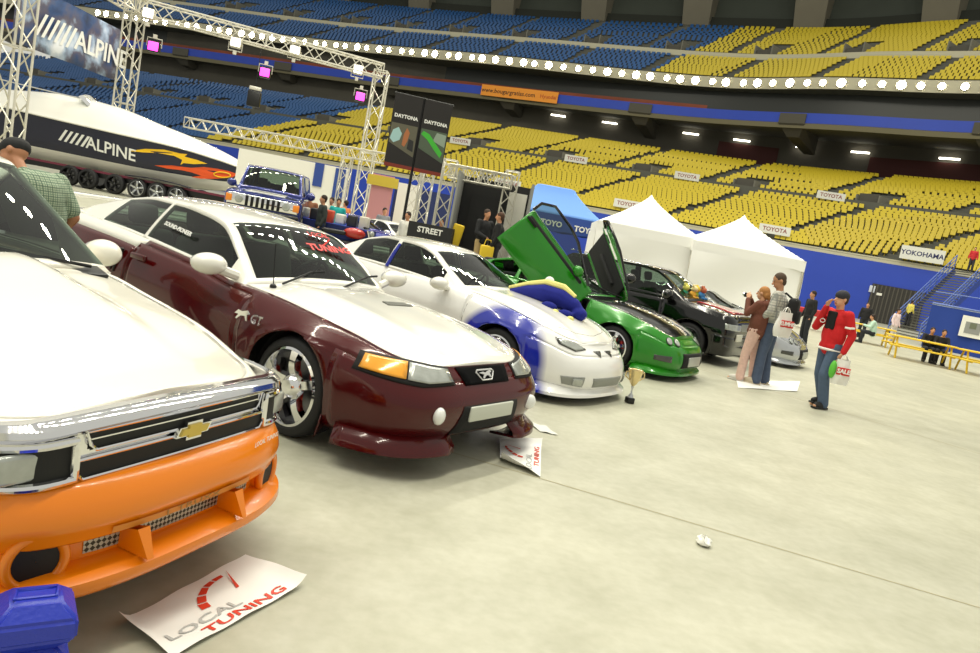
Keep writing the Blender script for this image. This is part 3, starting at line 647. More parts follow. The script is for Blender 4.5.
def airbrush_mat():
    m, nt, b = nodes_mat('white_blue_airbrush'); b.inputs['Roughness'].default_value = .22; b.inputs['Coat Weight'].default_value = 1; b.inputs['Coat Roughness'].default_value = .03
    tc = nt.nodes.new('ShaderNodeTexCoord'); sp = nt.nodes.new('ShaderNodeSeparateXYZ'); nt.links.new(tc.outputs['Object'], sp.inputs[0])
    def mth(op, a, b_=None, clamp=False):
        n = nt.nodes.new('ShaderNodeMath'); n.operation = op; n.use_clamp = clamp
        for i, q in enumerate((a, b_)):
            if q is None: continue
            if isinstance(q, (int, float)): n.inputs[i].default_value = q
            else: nt.links.new(q, n.inputs[i])
        return n.outputs[0]
    X, Z = sp.outputs['X'], sp.outputs['Z']
    dx = mth('SUBTRACT', X, .03); dz = mth('SUBTRACT', Z, .32); d = mth('SQRT', mth('ADD', mth('MULTIPLY', dx, dx), mth('MULTIPLY', dz, dz)))
    m1 = mth('MULTIPLY', mth('SUBTRACT', .60, d), 11, True)
    lim = mth('SUBTRACT', .36, mth('MULTIPLY', mth('MAXIMUM', mth('SUBTRACT', X, .35), 0), .55)); m2 = mth('MULTIPLY', mth('SUBTRACT', lim, Z), 12, True)
    m3 = mth('MULTIPLY', m2, mth('MULTIPLY', mth('SUBTRACT', .75, X), 8, True))
    k = mth('MAXIMUM', m1, m3); mx = nt.nodes.new('ShaderNodeMix'); mx.data_type = 'RGBA'; mx.inputs['A'].default_value = lin('f2f1ee'); mx.inputs['B'].default_value = lin('1426a4')
    nt.links.new(k, mx.inputs['Factor']); nt.links.new(mx.outputs['Result'], b.inputs['Base Color']); return m
def open_doors(root, objs, hinge=(-.55, .86, .62), to=(-.70, .88, .82)):
    for key, s in (('door', -1), ('far_door', 1)):
        o = objs[key]; h = Vector((hinge[0], s*hinge[1], hinge[2]))
        Rm = Matrix.Rotation(-s*R(30), 4, 'Z') @ Matrix.Rotation(R(42), 4, 'Y')
        o.matrix_basis = Matrix.Translation(Vector((to[0], s*to[1], to[2]))) @ Rm @ Matrix.Scale(1.16, 4, (1, 0, 0)) @ Matrix.Translation(-h)
        mb = MB(); mb.tube([(-.62, s*.8, .92), (-.8, s*.76, 1.0), (-1.15, s*.66, 1.19), (-1.35, s*.62, 1.235), (-1.7, s*.60, 1.24), (-1.84, s*.66, 1.1), (-1.84, s*.78, .95)], .022, 8); mb.build('window_frame', BLACKP, o)
        mb = MB(); mb.add([(-.75, s*.78, .94), (-1.82, s*.78, .96), (-1.82, s*.68, 1.1), (-1.7, s*.61, 1.23), (-1.35, s*.63, 1.225), (-1.15, s*.67, 1.18), (-.8, s*.77, .99)], [tuple(range(7))]); mb.build('door_glass', GLASS, o, smooth=False)
        mb = MB(); mb.rbox((-1.25, s*.79, .62), (1.1, .06, .52), .03); mb.rbox((-1.2, s*.75, .66), (.6, .08, .07), .03); mb.build('door_lining', CABIND, o)
        mb = MB(); mb.rbox((-1.72, s*.875, .82), (.18, .03, .05), .015); mb.build('door_handle', SEAM, o)
        mb = MB(); mb.ball((-.86, s*.93, .93), (.16, .22, .15)); mb.build('side_mirror', GREENP if s < 0 else BLACKP, o)
def make_suv(loc, rz, label):
    root = thing('pickup_truck', label, 'truck', loc, rz, 'cars lined up on the arena floor')
    A = [(0, .34, .40), (-2.8, .34, .40)]
    C = Spec(arches=A, xmf=.25, xmr=-3.7, nf=6, nr=8, archw=.9, nd=24, xf=[(0, .74), (.3, .8), (.5, .8), (.9, .78), (1, .72)], xr=[(0, -4.2), (1, -4.2)], W=[(0, .86), (.3, .92), (.6, .93), (.85, .9), (1, .84)],
        zs=[(-4.1, 1.05), (-.6, 1.05), (.2, 1.0), (.7, .93)], zb=[(-4, .3), (.3, .2), (.8, .2)], crown=[(-4, 0), (-2.4, .01), (-.6, .05), (.2, .05), (.7, .03)], disp=flare(A, .02, .1))
    C.part = lambda c, k, v, u: ((None if -3.0 < c.x < -.24 and abs(u) < .9 else ('hood' if c.x > -.24 and abs(u) < .94 else 'body')) if k == 0 else (('door' if k < 0 else 'far_door') if -1.8 < c.x < -.6 and .08 < v < .97 else ('front_bumper' if c.x > .44 and v < .5 else 'body')))
    C.mats = {k: BLACKP for k in ('hood', 'body', 'door', 'far_door', 'front_bumper')}; build_body(root, C)
    G = GH(x0=-.12, x1=-3.1, zb=[(-3.2, 1.05), (-.12, 1.03)], wb=[(-3.2, .82), (-.12, .81)], ws=(-.2, -.78), rw=(-2.9, -3.06), zr=[(-3.1, 1.1), (-2.95, 1.4), (-2.75, 1.52), (-1.25, 1.55), (-.9, 1.51), (-.74, 1.44), (-.12, 1.04)],
        wr=[(-3.1, .72), (-1.3, .66), (-.8, .65), (-.12, .79)], cr=[(-3, .03), (-1.2, .03), (-.12, .05)], bow=[(-3.1, 0), (-1.6, .02), (-.75, .05), (-.12, .06)], sw=[(-.5, -1.82), (-1.95, -2.8)], st=(.06, .9))
    greenhouse(root, G, {'roof': BLACKP}); cabin(root, -.3, -2.95, .75, .4, .6, -1.25, -.5, 1.0)
    mb = MB()
    for i in range(12): mb.rbox((-1.2-.15*i, -.62+.0*i, 1.555+.008*min(3, i)), (.09, .05, .02), .01)
    mb.build('roof_glint', CHROME, root)  # chrome dashes modelled in place of the dotted reflections along the roof
    for s in (-1, 1):
        mirror(root, (-.5, s*1.02, 1.1), BLACKP, s, .26, .2)
        for ax in (0, -2.8): make_wheel(root, ax, s, .34, .25, .92, caliper=False, spokes=6, rim=mat('alloy_dark', '3a3a3c', .4, .8))
        decal(C, root, 'headlight', cpoly([(.8, .42, .68), (.8, .42, .8), (.55, .85, .8), (.55, .85, .7)], .5), ('c', .5, s), LENS, .006)
    decal(C, root, 'grille', [(-.38, .68), (.38, .68), (.4, .82), (-.4, .82)], 'front', mat('grille_silver', '9c9d98', .35, .8), .006)
    decal(C, root, 'plate_panel', [(-.62, .5), (-.28, .5), (-.28, .63), (-.62, .63)], 'front', mat('plate_cream', 'd8d6c8', .5), .012)
    decal(C, root, 'hood_panel_or_sheen', [(-.1, -.5), (.62, -.42), (.62, .42), (-.1, .5)], 'top', mat('red_panel', 'b01616', .2, 0, 1), .006)
    return root, C
tk = make_truck((-1.735, 2.92, 0), R(-20)); tk.rotation_euler.x = R(1.0)
make_mustang((-.757, 5.634, 0), R(-33))
AIR = airbrush_mat()
make_coupe((.597, 8.587, 0), R(-35), 'white coupe with airbrushed blue front fenders and a blue plush toy on its hood', WHITEP, lower=AIR, top=1.32)
mbp = bpy.data.objects['car.001']
for s in (-1, 1): MB().tube([(-1.9, s*.745, .96), (-1.9, s*.66, 1.12), (-1.9, s*.565, 1.25)], .026, 8).build('door_pillar', BLUEP, mbp)
gr, GC, go = make_coupe((2.26, 11.455, 0), R(-33), 'green coupe with a black hood and both doors swung up', GREENP, hood=BLACKP, detail='integra', doors='up')
open_doors(gr, go)
SUV, SUVC = make_suv((4.12, 14.45, 0), R(-33), 'black pickup with a red panel and toys on its hood')
make_coupe((5.95, 16.4, 0), R(-33), 'silver car at the end of the row, behind the man with the backpack', SILVERP, detail='integra')
# ------------------------------------------------------------------ the arena: floor, blue wall, two seating decks, rim of floodlights
def cat(pts, t):                                       # Catmull-Rom through points, t in 0..len-1
    n = len(pts)-1; i = min(n-1, max(0, int(t))); u = t-i; p = [Vector(pts[min(n, max(0, k))]) for k in (i-1, i, i+1, i+2)]
    return .5*((2*p[1])+(p[2]-p[0])*u+(2*p[0]-5*p[1]+4*p[2]-p[3])*u*u+(3*p[1]-p[0]-3*p[2]+p[3])*u**3)
def param(pts, step):                                  # parameters spaced by arc length
    out = []; acc = 0; n = len(pts)-1; K = 60*n; prev = cat(pts, 0); nxt = 0
    for k in range(K+1):
        p = cat(pts, n*k/K); acc += (p-prev).length; prev = p
        while acc >= nxt: out.append((n*k/K, acc)); nxt += step
    return out
WF = [(62, 62), (45.8, 73.2), (31.7, 81.5), (14.2, 86.8), (-3, 92), (-25, 99), (-48, 106), (-80, 115), (-125, 124)]
WB = [(97, 64), (77, 80), (62, 97), (41, 114.5), (20, 123.5), (-5, 131.5), (-32, 140), (-63, 150), (-112, 164)]
UF = [(70, 80), (54.7, 97.2), (41.4, 107.4), (25, 121), (-8.8, 134), (-47, 150), (-81, 158), (-115, 166), (-165, 174)]
UB = [(92, 97), (76, 112), (63, 124.5), (45, 141), (4, 162.5), (-33, 177.5), (-70, 188), (-105, 196), (-158, 206)]
PF = [(71, 76), (55.2, 95.0), (42, 105.2), (26, 118.2), (4.6, 129), (-9.6, 135), (-30, 143.5), (-55, 151), (-100, 163), (-160, 174)]
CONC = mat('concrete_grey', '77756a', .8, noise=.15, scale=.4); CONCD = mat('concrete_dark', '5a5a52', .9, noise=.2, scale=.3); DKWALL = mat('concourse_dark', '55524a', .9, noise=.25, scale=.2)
BLUEW = mat('blue_wall_paint', '1d3fae', .5, noise=.08, scale=.5); LEDGE = mat('ledge_cream', 'b9b49c', .7)
YEL = mat('seat_yellow', 'c6b02a', .5, noise=.06, scale=40); SBLUE = mat('seat_blue', '1f4f86', .5, noise=.12, scale=.3); SYEL2 = mat('seat_yellow_shelf', 'cdb31a', .5)
def ribbon(name, A, z0, z1, m, off=0.0, B=None, step=2.5, kind='structure'):
    ts = [p[0] for p in param(A, step)]; vs = []
    for t in ts:
        a = cat(A, t); b = cat(B, t*(len(B)-1)/(len(A)-1)) if B else a
        tg = (cat(A, min(len(A)-1, t+.02))-cat(A, max(0, t-.02))); n = Vector((tg.y, -tg.x)).normalized()*off
        vs += [(a.x+n.x, a.y+n.y, z0), (b.x+n.x, b.y+n.y, z1)]
    mb = MB(); mb.add(vs, [(2*i, 2*i+1, 2*i+3, 2*i+2) for i in range(len(ts)-1)]); o = mb.build(name, m)
    if kind: o['kind'] = kind
    return o
def outward(A, t):
    tg = cat(A, min(len(A)-1, t+.02))-cat(A, max(0, t-.02)); n = Vector((tg.y, -tg.x)).normalized(); return n if n.y > 0 else -n
# floor
fm, nt, b = nodes_mat('sealed_concrete'); tc = nt.nodes.new('ShaderNodeTexCoord'); N = []
for sc, det in ((.35, 6), (2.2, 8), (14, 4)):
    n = nt.nodes.new('ShaderNodeTexNoise'); n.inputs['Scale'].default_value = sc; n.inputs['Detail'].default_value = det; nt.links.new(tc.outputs['Object'], n.inputs['Vector']); N.append(n)
def ramp(src, stops):
    r = nt.nodes.new('ShaderNodeValToRGB'); e = r.color_ramp.elements; e[0].position, e[0].color = stops[0][0], lin(stops[0][1]); e[1].position, e[1].color = stops[1][0], lin(stops[1][1]); nt.links.new(src, r.inputs[0]); return r.outputs[0]
c1 = ramp(N[0].outputs['Fac'], [(.25, 'b2b1a2'), (.65, 'c4c2b1')]); c2 = ramp(N[1].outputs['Fac'], [(.2, 'e2e2dc'), (.7, 'ffffff')]); c3 = ramp(N[2].outputs['Fac'], [(.3, 'f2f2ee'), (.7, 'ffffff')])
def mulc(a, b_):
    m = nt.nodes.new('ShaderNodeMix'); m.data_type = 'RGBA'; m.blend_type = 'MULTIPLY'; m.inputs['Factor'].default_value = 1; nt.links.new(a, m.inputs['A']); nt.links.new(b_, m.inputs['B']); return m.outputs['Result']
nt.links.new(mulc(mulc(c1, c2), c3), b.inputs['Base Color']); b.inputs['Roughness'].default_value = .42; b.inputs['Specular IOR Level'].default_value = .35
mb = MB(); mb.box((-10, 55, -.1), (260, 180, .2)); struct(mb.build('floor', fm))
JOINT = mat('joint_dark', 'a89f80', .8)
def strip(name, a, b_, w, m, z=.002):
    a = Vector(a); b_ = Vector(b_); d = (b_-a).normalized(); n = Vector((-d.y, d.x, 0))*w/2; mb = MB(); mb.add([a+n+Vector((0, 0, z)), a-n+Vector((0, 0, z)), b_-n+Vector((0, 0, z)), b_+n+Vector((0, 0, z))], [(0, 1, 2, 3)]); o = mb.build(name, m, smooth=False); o['kind'] = 'structure'; return o
def jl(p, q, w): a, b_ = onfloor(*p), onfloor(*q); d = (b_-a); strip('floor_joint', a-d*2, b_+d*2, w, JOINT)
jl((535, 477), (800, 555), .012); jl((775, 392), (960, 448), .02); jl((860, 352), (975, 378), .03)
# lower deck
NR = 34; Z0, Z1 = 6.5, 19.5; RW = 17
def lower_pt(t, f): return cat(WF, t).lerp(cat(WB, t), f)
ts = [p[0] for p in param(WF, 2.0)]
mb = MB(); vs = []; K = len(ts)
prof = []
for r in range(NR+1):
    z = lerp(Z0, Z1, r/NR); prof += [(r/NR, z), (min(1, (r+.999)/NR), z)]
for t in ts:
    for f, z in prof: p = lower_pt(t, f); vs.append((p.x, p.y, z))
P = len(prof); mb.add(vs, [(i*P+j, (i+1)*P+j, (i+1)*P+j+1, i*P+j+1) for i in range(K-1) for j in range(P-1)]); struct(mb.build('slab_lower_terrace', CONCD, smooth=False))
ribbon('wall_blue', WF, 0, Z0-.35, BLUEW); ribbon('trim_wall_cap', WF, Z0-.4, Z0+.15, LEDGE, off=.05)
# upper deck
NU = 24; U0, U1 = 31.6, 48.0; RU = 8
def upper_pt(t, f): return cat(UF, t).lerp(cat(UB, t), f)
tu = [p[0] for p in param(UF, 2.5)]; prof = []
for r in range(NU+1):
    z = lerp(U0, U1, r/NU); prof += [(r/NU, z), (min(1, (r+.999)/NU), z)]
vs = []
for t in tu:
    for f, z in prof: p = upper_pt(t, f); vs.append((p.x, p.y, z))
P = len(prof); mb = MB(); mb.add(vs, [(i*P+j, (i+1)*P+j, (i+1)*P+j+1, i*P+j+1) for i in range(len(tu)-1) for j in range(P-1)]); struct(mb.build('slab_upper_terrace', CONCD, smooth=False))
# seats: (t, row) grids with aisles, walkway and stair openings left free
def seat_shape(w=.56):
    mb = MB(); mb.rbox((0, .04, .36), (w*.92, .4, .07), .03, rot=(-.12, 0, 0), n=1); mb.rbox((0, .25, .62), (w*.92, .07, .5), .03, rot=(-.2, 0, 0), n=1); mb.box((0, .2, .17), (.06, .06, .34)); return mb
def seat_low(w=.57):
    mb = MB(); x = w*.46; mb.add([(-x, -.16, .34), (x, -.16, .34), (x, .2, .36), (-x, .2, .36), (x, .34, .86), (-x, .34, .86), (-x, .26, .86), (x, .26, .86)], [(0, 1, 2, 3), (3, 2, 4, 5), (6, 7, 4, 5), (0, 1, 7, 6)]); return mb
AISLE_L = 12.0; AISLE_U = 13.5
lower = []; L0 = []
def seat_rows(F, B, nr, z0, z1, step, aisle, walk, off0, vomit, boundary):
    out = []
    for r in range(nr):
        if walk <= r < walk+2: continue
        mid = [cat(F, 0).lerp(cat(B, 0), (r+.45)/nr)]; f = (r+.45)/nr
        n = len(F)-1; K = 90*n; acc = 0; nxt = 0; prev = None; accf = 0; pf = None
        for k in range(K+1):
            t = n*k/K; p = cat(F, t).lerp(cat(B, t), f); q = cat(F, t)
            if prev is not None: acc += (p-prev).length; accf += (q-pf).length
            prev, pf = p, q
            if acc >= nxt:
                nxt = acc+step
                a = ((accf-off0)/aisle+(0 if r < walk else .5)) % 1.0; da = min(a, 1-a)*aisle
                if da < .72: continue
                av = ((accf-off0)/aisle) % 1.0; dv = min(av, 1-av)*aisle
                if vomit and walk+2 <= r < walk+7 and ((accf-off0) % aisle) < 3.2: continue
                out.append((p.x, p.y, lerp(z0, z1, r/nr), outward(F, t), boundary(t, r), q))
    return out
SL = seat_rows(WF, WB, NR, Z0, Z1, .56, AISLE_L, RW, 4.0, True, lambda t, r: cat(WF, t).x < -44)
SU = seat_rows(UF, UB, NU, U0, U1, .62, AISLE_U, RU, 3.0, True, lambda t, r: cat(UF, t).x < 18)
def place_mass(name, seats, shape, m, label, cat_):
    vs0, fs0 = shape.v, shape.f; mb = MB(); n = len(vs0)
    for (x, y, z, o_, _, _) in seats:
        c_, s_ = o_.y, -o_.x; base = len(mb.v)
        mb.v += [(x+vx*c_-vy*s_, y+vx*s_+vy*c_, z+vz) for vx, vy, vz in vs0]; mb.f += [tuple(i+base for i in f) for f in fs0]
    mb.mi = [0]*len(mb.f)
    me = bpy.data.meshes.new(name); me.from_pydata(mb.v, [], mb.f); me.materials.append(m); o = bpy.data.objects.new(name, me); COL.objects.link(o); return tag(o, label, cat_, None, 'stuff')
def in_view(s):
    v = Vector((s[0], s[1], s[2]+.4-CAMH)); d = v.y*math.cos(PITCH)-v.z*math.sin(PITCH); up = v.y*math.sin(PITCH)+v.z*math.cos(PITCH); u = FPX*v.x/d; w_ = -FPX*up/d
    return 490+u*math.cos(ROLL)-w_*math.sin(ROLL), 326.5+u*math.sin(ROLL)+w_*math.cos(ROLL), d
ylow = [s for s in SL if not s[4]]; blow = [s for s in SL if s[4]]
def shows(s):
    x, y, d = in_view(s); return 806 < x < 975 and 5 < y < 268 or 640 < x <= 806 and y < 200
near = sorted([s for s in ylow if shows(s)], key=lambda s: in_view(s)[2])[:300]; nset = set(id(s) for s in near)
sp = None
for s in near:
    if sp is None: sp = seat_shape().build('stadium_seat', YEL); o = sp
    else: o = sp.copy(); COL.objects.link(o)
    o.location = s[:3]; o.rotation_euler = (0, 0, math.atan2(-s[3].x, s[3].y)); tag(o, 'yellow plastic stadium seat in the lower deck rows nearest the blue wall', 'seat', 'yellow seats of the lower deck')
place_mass('yellow_seat_rows', [s for s in ylow if id(s) not in nset], seat_low(), YEL, 'rows of yellow stadium seats filling the lower deck', 'seats')
place_mass('blue_seat_rows', blow, seat_low(), SBLUE, 'rows of blue stadium seats at the boat end of the lower deck', 'seats')
place_mass('upper_blue_seat_rows', [s for s in SU if s[4]], seat_low(.63), SBLUE, 'rows of blue stadium seats in the upper deck above the floodlights', 'seats')
place_mass('upper_yellow_seat_rows', [s for s in SU if not s[4]], seat_low(.63), YEL, 'rows of yellow stadium seats in the upper deck above the floodlights', 'seats')
# stair openings of the walkways: parapet walls round a dark opening
def openings(F, B, nr, z0, z1, aisle, walk, off0, name, hgt):
    n = len(F)-1; K = 90*n; accf = 0; pf = None; nxt = off0+1.6
    for k in range(K+1):
        t = n*k/K; q = cat(F, t)
        if pf is not None: accf += (q-pf).length
        pf = q
        if accf >= nxt:
            nxt += aisle; p0 = cat(F, t).lerp(cat(B, t), (walk+2)/nr); p1 = cat(F, t).lerp(cat(B, t), (walk+6.5)/nr); zb = lerp(z0, z1, (walk+1)/nr); d = (p1-p0); L = d.length; a = math.atan2(-d.x, d.y)
            r_ = thing(name, 'grey concrete stair opening in the walkway of the '+name.split('_')[0]+' seating deck', 'stair opening', (p0.x, p0.y, zb), a, name.replace('_', ' ')+'s along the seating walkways')
            mb = MB()
            for s_ in (-1, 1): mb.box((s_*1.5, L/2, hgt/2), (.2, L, hgt))
            mb.box((0, L, hgt/2), (3.2, .2, hgt)); mb.build('parapet', CONC, r_, smooth=False)
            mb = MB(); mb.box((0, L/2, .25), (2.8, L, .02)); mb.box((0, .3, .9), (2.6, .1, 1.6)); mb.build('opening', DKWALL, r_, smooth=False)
openings(WF, WB, NR, Z0, Z1, AISLE_L, RW, 4.0, 'lower_stair_opening', 1.5); openings(UF, UB, NU, U0, U1, AISLE_U, RU, 3.0, 'upper_stair_opening', 2.4)
ribbon('trim_lower_walkway', [cat(WF, i).lerp(cat(WB, i), (RW+.02)/NR) for i in range(9)], lerp(Z0, Z1, RW/NR)-.1, lerp(Z0, Z1, RW/NR)+.85, CONCD)
ribbon('trim_upper_walkway', [cat(UF, i).lerp(cat(UB, i), (RU+.02)/NU) for i in range(9)], lerp(U0, U1, RU/NU), lerp(U0, U1, RU/NU)+.9, LEDGE)
# concourse behind the lower deck, slab over it, blue band of the box level, rim ledge
WB2 = [(Vector(p)+outward(WB, i)*7) for i, p in enumerate(WB)]
ribbon('wall_concourse', WB2, Z1-1, 31, DKWALL); ribbon('slab_concourse', WB, Z1-.02, Z1-.02, CONCD, B=WB2)
UFm = [cat(UF, i) for i in range(9)]
ribbon('ceiling_box_level', PF, 24.2, 25.5, CONCD, B=[Vector(p)+outward(PF, i)*16 for i, p in enumerate(PF)])
ribbon('trim_box_band', PF, 24.9, 26.35, BLUEW, off=-.0); ribbon('trim_box_edge', PF, 24.2, 24.95, mat('edge_tan', '6b654d', .8))
PB = [Vector(p)+outward(PF, i)*4 for i, p in enumerate(PF)]
ribbon('slab_box_level', PF, 26.3, 26.6, CONCD, B=PB); ribbon('wall_box_level', PB, 26.3, 31.0, mat('box_glass_dark', '20231f', .35))
ribbon('trim_box_seats', [Vector(p)+outward(PF, i)*1.2 for i, p in enumerate(PF)][3:], 26.3, 27.1, mat('box_rust', '7a3a22', .7, noise=.5, scale=.25))
UFo = [Vector(p)-outward(UF, i)*.3 for i, p in enumerate(UF)]
ribbon('trim_rim_ledge', UFo, 30.0, 31.6, LEDGE); ribbon('slab_rim', UFo, 30.0, 30.0, CONCD, B=[Vector(p)+outward(UF, i)*9 for i, p in enumerate(UF)]); ribbon('slab_rim_top', UFo, 31.6, 31.6, LEDGE, B=UF)
ribbon('wall_upper', [Vector(p)+outward(UB, i)*2.5 for i, p in enumerate(UB)], U1-1, 66, mat('upper_wall_green_grey', '3c413a', .9, noise=.25, scale=.15))
ribbon('wall_upper_rail', [Vector(p)+outward(UB, i)*.8 for i, p in enumerate(UB)], U1-.5, U1+2.0, mat('upper_rail_dark', '23261f', .9))
ribbon('ceiling_upper', [Vector(p)-outward(UB, i)*6 for i, p in enumerate(UB)], 60, 62, DKWALL, B=[Vector(p)+outward(UB, i)*3 for i, p in enumerate(UB)])
# roof ribs coming down behind the upper deck
BEAM = mat('rib_concrete', '6f6a5c', .85, noise=.12, scale=.3)
for k, (t, acc) in enumerate(param(UB, 21.0)):
    p = cat(UB, t); o_ = outward(UB, t); a = math.atan2(-o_.x, o_.y); mb = MB()
    mb.add([(-2.6, 0, 48.2), (2.6, 0, 48.2), (3.4, -6, 66), (-3.4, -6, 66), (-2.6, 4, 48.2), (2.6, 4, 48.2), (3.4, 4, 66), (-3.4, 4, 66)], [(0, 1, 2, 3), (4, 5, 6, 7), (0, 4, 7, 3), (1, 5, 6, 2), (0, 1, 5, 4)])
    o = mb.build('beam_roof_rib', BEAM, smooth=False, loc=(p.x, p.y, 0)); o.rotation_euler = (0, 0, a); o['kind'] = 'structure'
# brackets and pillars under the box level
for k, (t, acc) in enumerate(param(PF, 24.0)):
    p = cat(PF, t); o_ = outward(PF, t); a = math.atan2(-o_.x, o_.y); mb = MB()
    mb.add([(-1.9, -.25, 26.2), (1.9, -.25, 26.2), (1.9, -.25, 24.8), (-1.9, -.25, 24.8), (-.9, 1.5, 23.2), (.9, 1.5, 23.2), (.8, 9, 22.2), (-.8, 9, 22.2), (.8, 9, 25.5), (-.8, 9, 25.5)], [(0, 1, 2, 3), (3, 2, 5, 4), (4, 5, 6, 7), (1, 8, 6, 5, 2), (0, 3, 4, 7, 9), (0, 9, 8, 1)])
    o = mb.build('pillar_bracket', mat('bracket_grey', '524f46', .9), smooth=False, loc=(p.x, p.y, 0)); o.rotation_euler = (0, 0, a); o['kind'] = 'structure'
# concourse lamps, dark red panels
LAMPW = mat('lamp_white', 'fff8e4', .4, emit=6); REDP = mat('panel_dark_red', '4a1a18', .7)
n = len(WB2)-1
for t in (1.05, 1.3, 1.75, 2.0, 2.35, 2.75, 3.05, 3.45, 3.8, 4.2, 4.35, 4.7):
    q_ = cat(WB2, t)
    if min((cat(PF, tt)+outward(PF, tt)*7-q_).length for tt, _ in param(PF, 24.0)) < 4.5: continue
    p = cat(WB2, t)-outward(WB2, t)*.6; a = math.atan2(-outward(WB2, t).x, outward(WB2, t).y); mb = MB(); mb.box((0, 0, 0), (2.6, .3, .22)); o = mb.build('concourse_lamp', LAMPW, loc=(p.x, p.y, 23.9)); o.rotation_euler = (0, 0, a); tag(o, 'white strip lamp in the dark concourse behind the yellow seats', 'lamp', 'concourse strip lamps')
for t0, t1 in ((1.25, 1.6), (2.1, 2.7), (3.2, 3.6)):
    mb = MB(); ps = [cat(WB2, lerp(t0, t1, i/6))-outward(WB2, lerp(t0, t1, i/6))*.3 for i in range(7)]; mb.add([(p.x, p.y, z) for z in (19.5, 23.4) for p in ps], [(i, i+1, 8+i, 7+i) for i in range(6)]); o = mb.build('wall_panel', REDP); o['kind'] = 'structure'
# floodlights on the rim
FLOOD = mat('floodlight_glow', 'fff3d2', .3, emit=45); HOUS = mat('floodlight_housing', '8a8878', .5, .3); fl = None; inten = random.Random(3)
FL2 = mat('floodlight_bright', 'fff6de', .3, emit=40)
def floodlight(p, o_, zz, big):
    global fl
    if fl is None:
        fl = thing('floodlight', 'round white floodlight on the rim between the two seating decks', 'floodlight', (0, 0, 0), 0, 'floodlights along the rim')
        mb = MB(); mb.lathe([(.3, .35), (.5, .1), (.56, -.1), (.5, -.06)], axis='y', n=16); mb.build('housing', HOUS, fl); mb = MB(); mb.lathe([(.001, -.13), (.36, -.16), (.56, -.08)], axis='y', n=16); mb.build('lens', FLOOD, fl); r_ = fl
    else: r_ = dup(fl)
    r_.location = (p.x, p.y, zz); r_.rotation_euler = (.0, 0, math.atan2(-o_.x, o_.y)); r_.scale = (big,)*3; return r_
for k, (t, acc) in enumerate(param(UFo, 2.45)):
    p = cat(UFo, t); o_ = outward(UFo, t)
    if in_view((p.x, p.y, 30))[0] > 1010 or in_view((p.x, p.y, 30))[0] < 90: continue
    big = .8 if inten.random() < .62 else 1.05
    floodlight(p-o_*.35, o_, 30.75, big)
# orange billboard on the blue band
def band_sign(x0, x1, z0, z1, A, m, name, text, tm, size, label, cat_, off=.15):
    ts_ = [p[0] for p in param(A, .5)]; t0 = min(ts_, key=lambda t: abs(cat(A, t).x-x0)); t1 = min(ts_, key=lambda t: abs(cat(A, t).x-x1)); a = cat(A, t0)-outward(A, t0)*off; b_ = cat(A, t1)-outward(A, t1)*off
    c_ = (a+b_)/2; d = Vector((b_.x-a.x, b_.y-a.y, 0)); M = frame_M((c_.x, c_.y, (z0+z1)/2), d, (0, 0, 1)); M2 = frame_M((0, 0, 0), d, (0, 0, 1))
    r_ = thing(name, label, cat_, (c_.x, c_.y, (z0+z1)/2)); mb = MB(); mb.box((0, 0, 0), (d.length, z1-z0, .12)); mb.v = [tuple(M2 @ Vector(v)) for v in mb.v]; mb.build('panel', m, r_, smooth=False)
    for (s_, dx, sz, mm) in text:
        mt = text_mb(s_, sz, M2 @ Matrix.Translation((dx*d.length, 0, .08)), .01, bold=.01*sz); mt.build('lettering', mm, r_)
    return r_
INK = mat('ink_brown', '4a2a12', .6); ORG = mat('billboard_orange', 'e8932a', .6)
band_sign(-9.3, 4.2, 24.75, 26.6, PF, ORG, 'billboard', [('www.bougargratias.com', -.14, 1.05, INK), ('Hyundai', .38, .9, mat('ink_red', 'b5521c', .6))], INK, 1, 'long orange billboard with a web address on the blue band of the box level', 'billboard', .35)
# small white sponsor boards among the yellow seats, hung on the rows
TOY = mat('board_white', 'd8d8d0', .6); TRED = mat('ink_grey_red', '8a4a48', .6)
def board(px, py, row, w, h, txt, label, ink=TRED, sz=.7, front=False):
    f = (row+.1)/NR; z = lerp(Z0, Z1, row/NR)+.6+h/2
    best = min(param(WF, .4), key=lambda q: abs(in_view((lower_pt(q[0], f).x, lower_pt(q[0], f).y, z))[0]-px)); t = best[0]; p = lower_pt(t, f)-outward(WF, t)*.25; a = math.atan2(-outward(WF, t).x, outward(WF, t).y)
    r_ = thing('sponsor_board', label, 'sign', (p.x, p.y, z-h/2), a); mb = MB(); mb.box((0, 0, h/2), (w, .08, h)); mb.build('panel', TOY, r_, smooth=False); text_mb(txt, sz, frame_M((0, -.045, h/2), (1, 0, 0), (0, 0, 1)), .005, bold=.015).build('lettering', ink, r_)
board(462, 139, RW-.5, 3.3, .95, 'TOYOTA', 'white sponsor board on the walkway behind the twin black banner', sz=.62); board(577, 157, RW-.5, 3.3, .95, 'TOYOTA', 'white sponsor board on the walkway above the blue canopy', sz=.62)
board(690, 172, RW-.5, 3.3, .95, 'TOYOTA', 'white sponsor board on the walkway above the first white tent peak', sz=.62); board(832, 192, RW-.5, 3.3, .95, 'TOYOTA', 'white sponsor board on the walkway right of the second tent peak', sz=.62)
board(509, 182, .3, 3.3, .95, 'TOYOTA', 'white sponsor board on the lowest row behind the truss booth', sz=.62); board(551, 190, .3, 3.3, .95, 'TOYOTA', 'white sponsor board on the lowest row over the blue canopy top', sz=.62); board(628, 204, .3, 3.3, .95, 'TOYOTA', 'white sponsor board peeking out left of the first tent peak', sz=.62); board(775, 229, .3, 3.3, .95, 'TOYOTA', 'white sponsor board peeking out right of the second tent peak', sz=.62)
board(924, 257, -.6, 3.9, 1.35, 'YOKOHAMA', 'white banner with dark blue letters hung on the wall cap above the gate', mat('ink_navy', '1c2258', .6), .66)
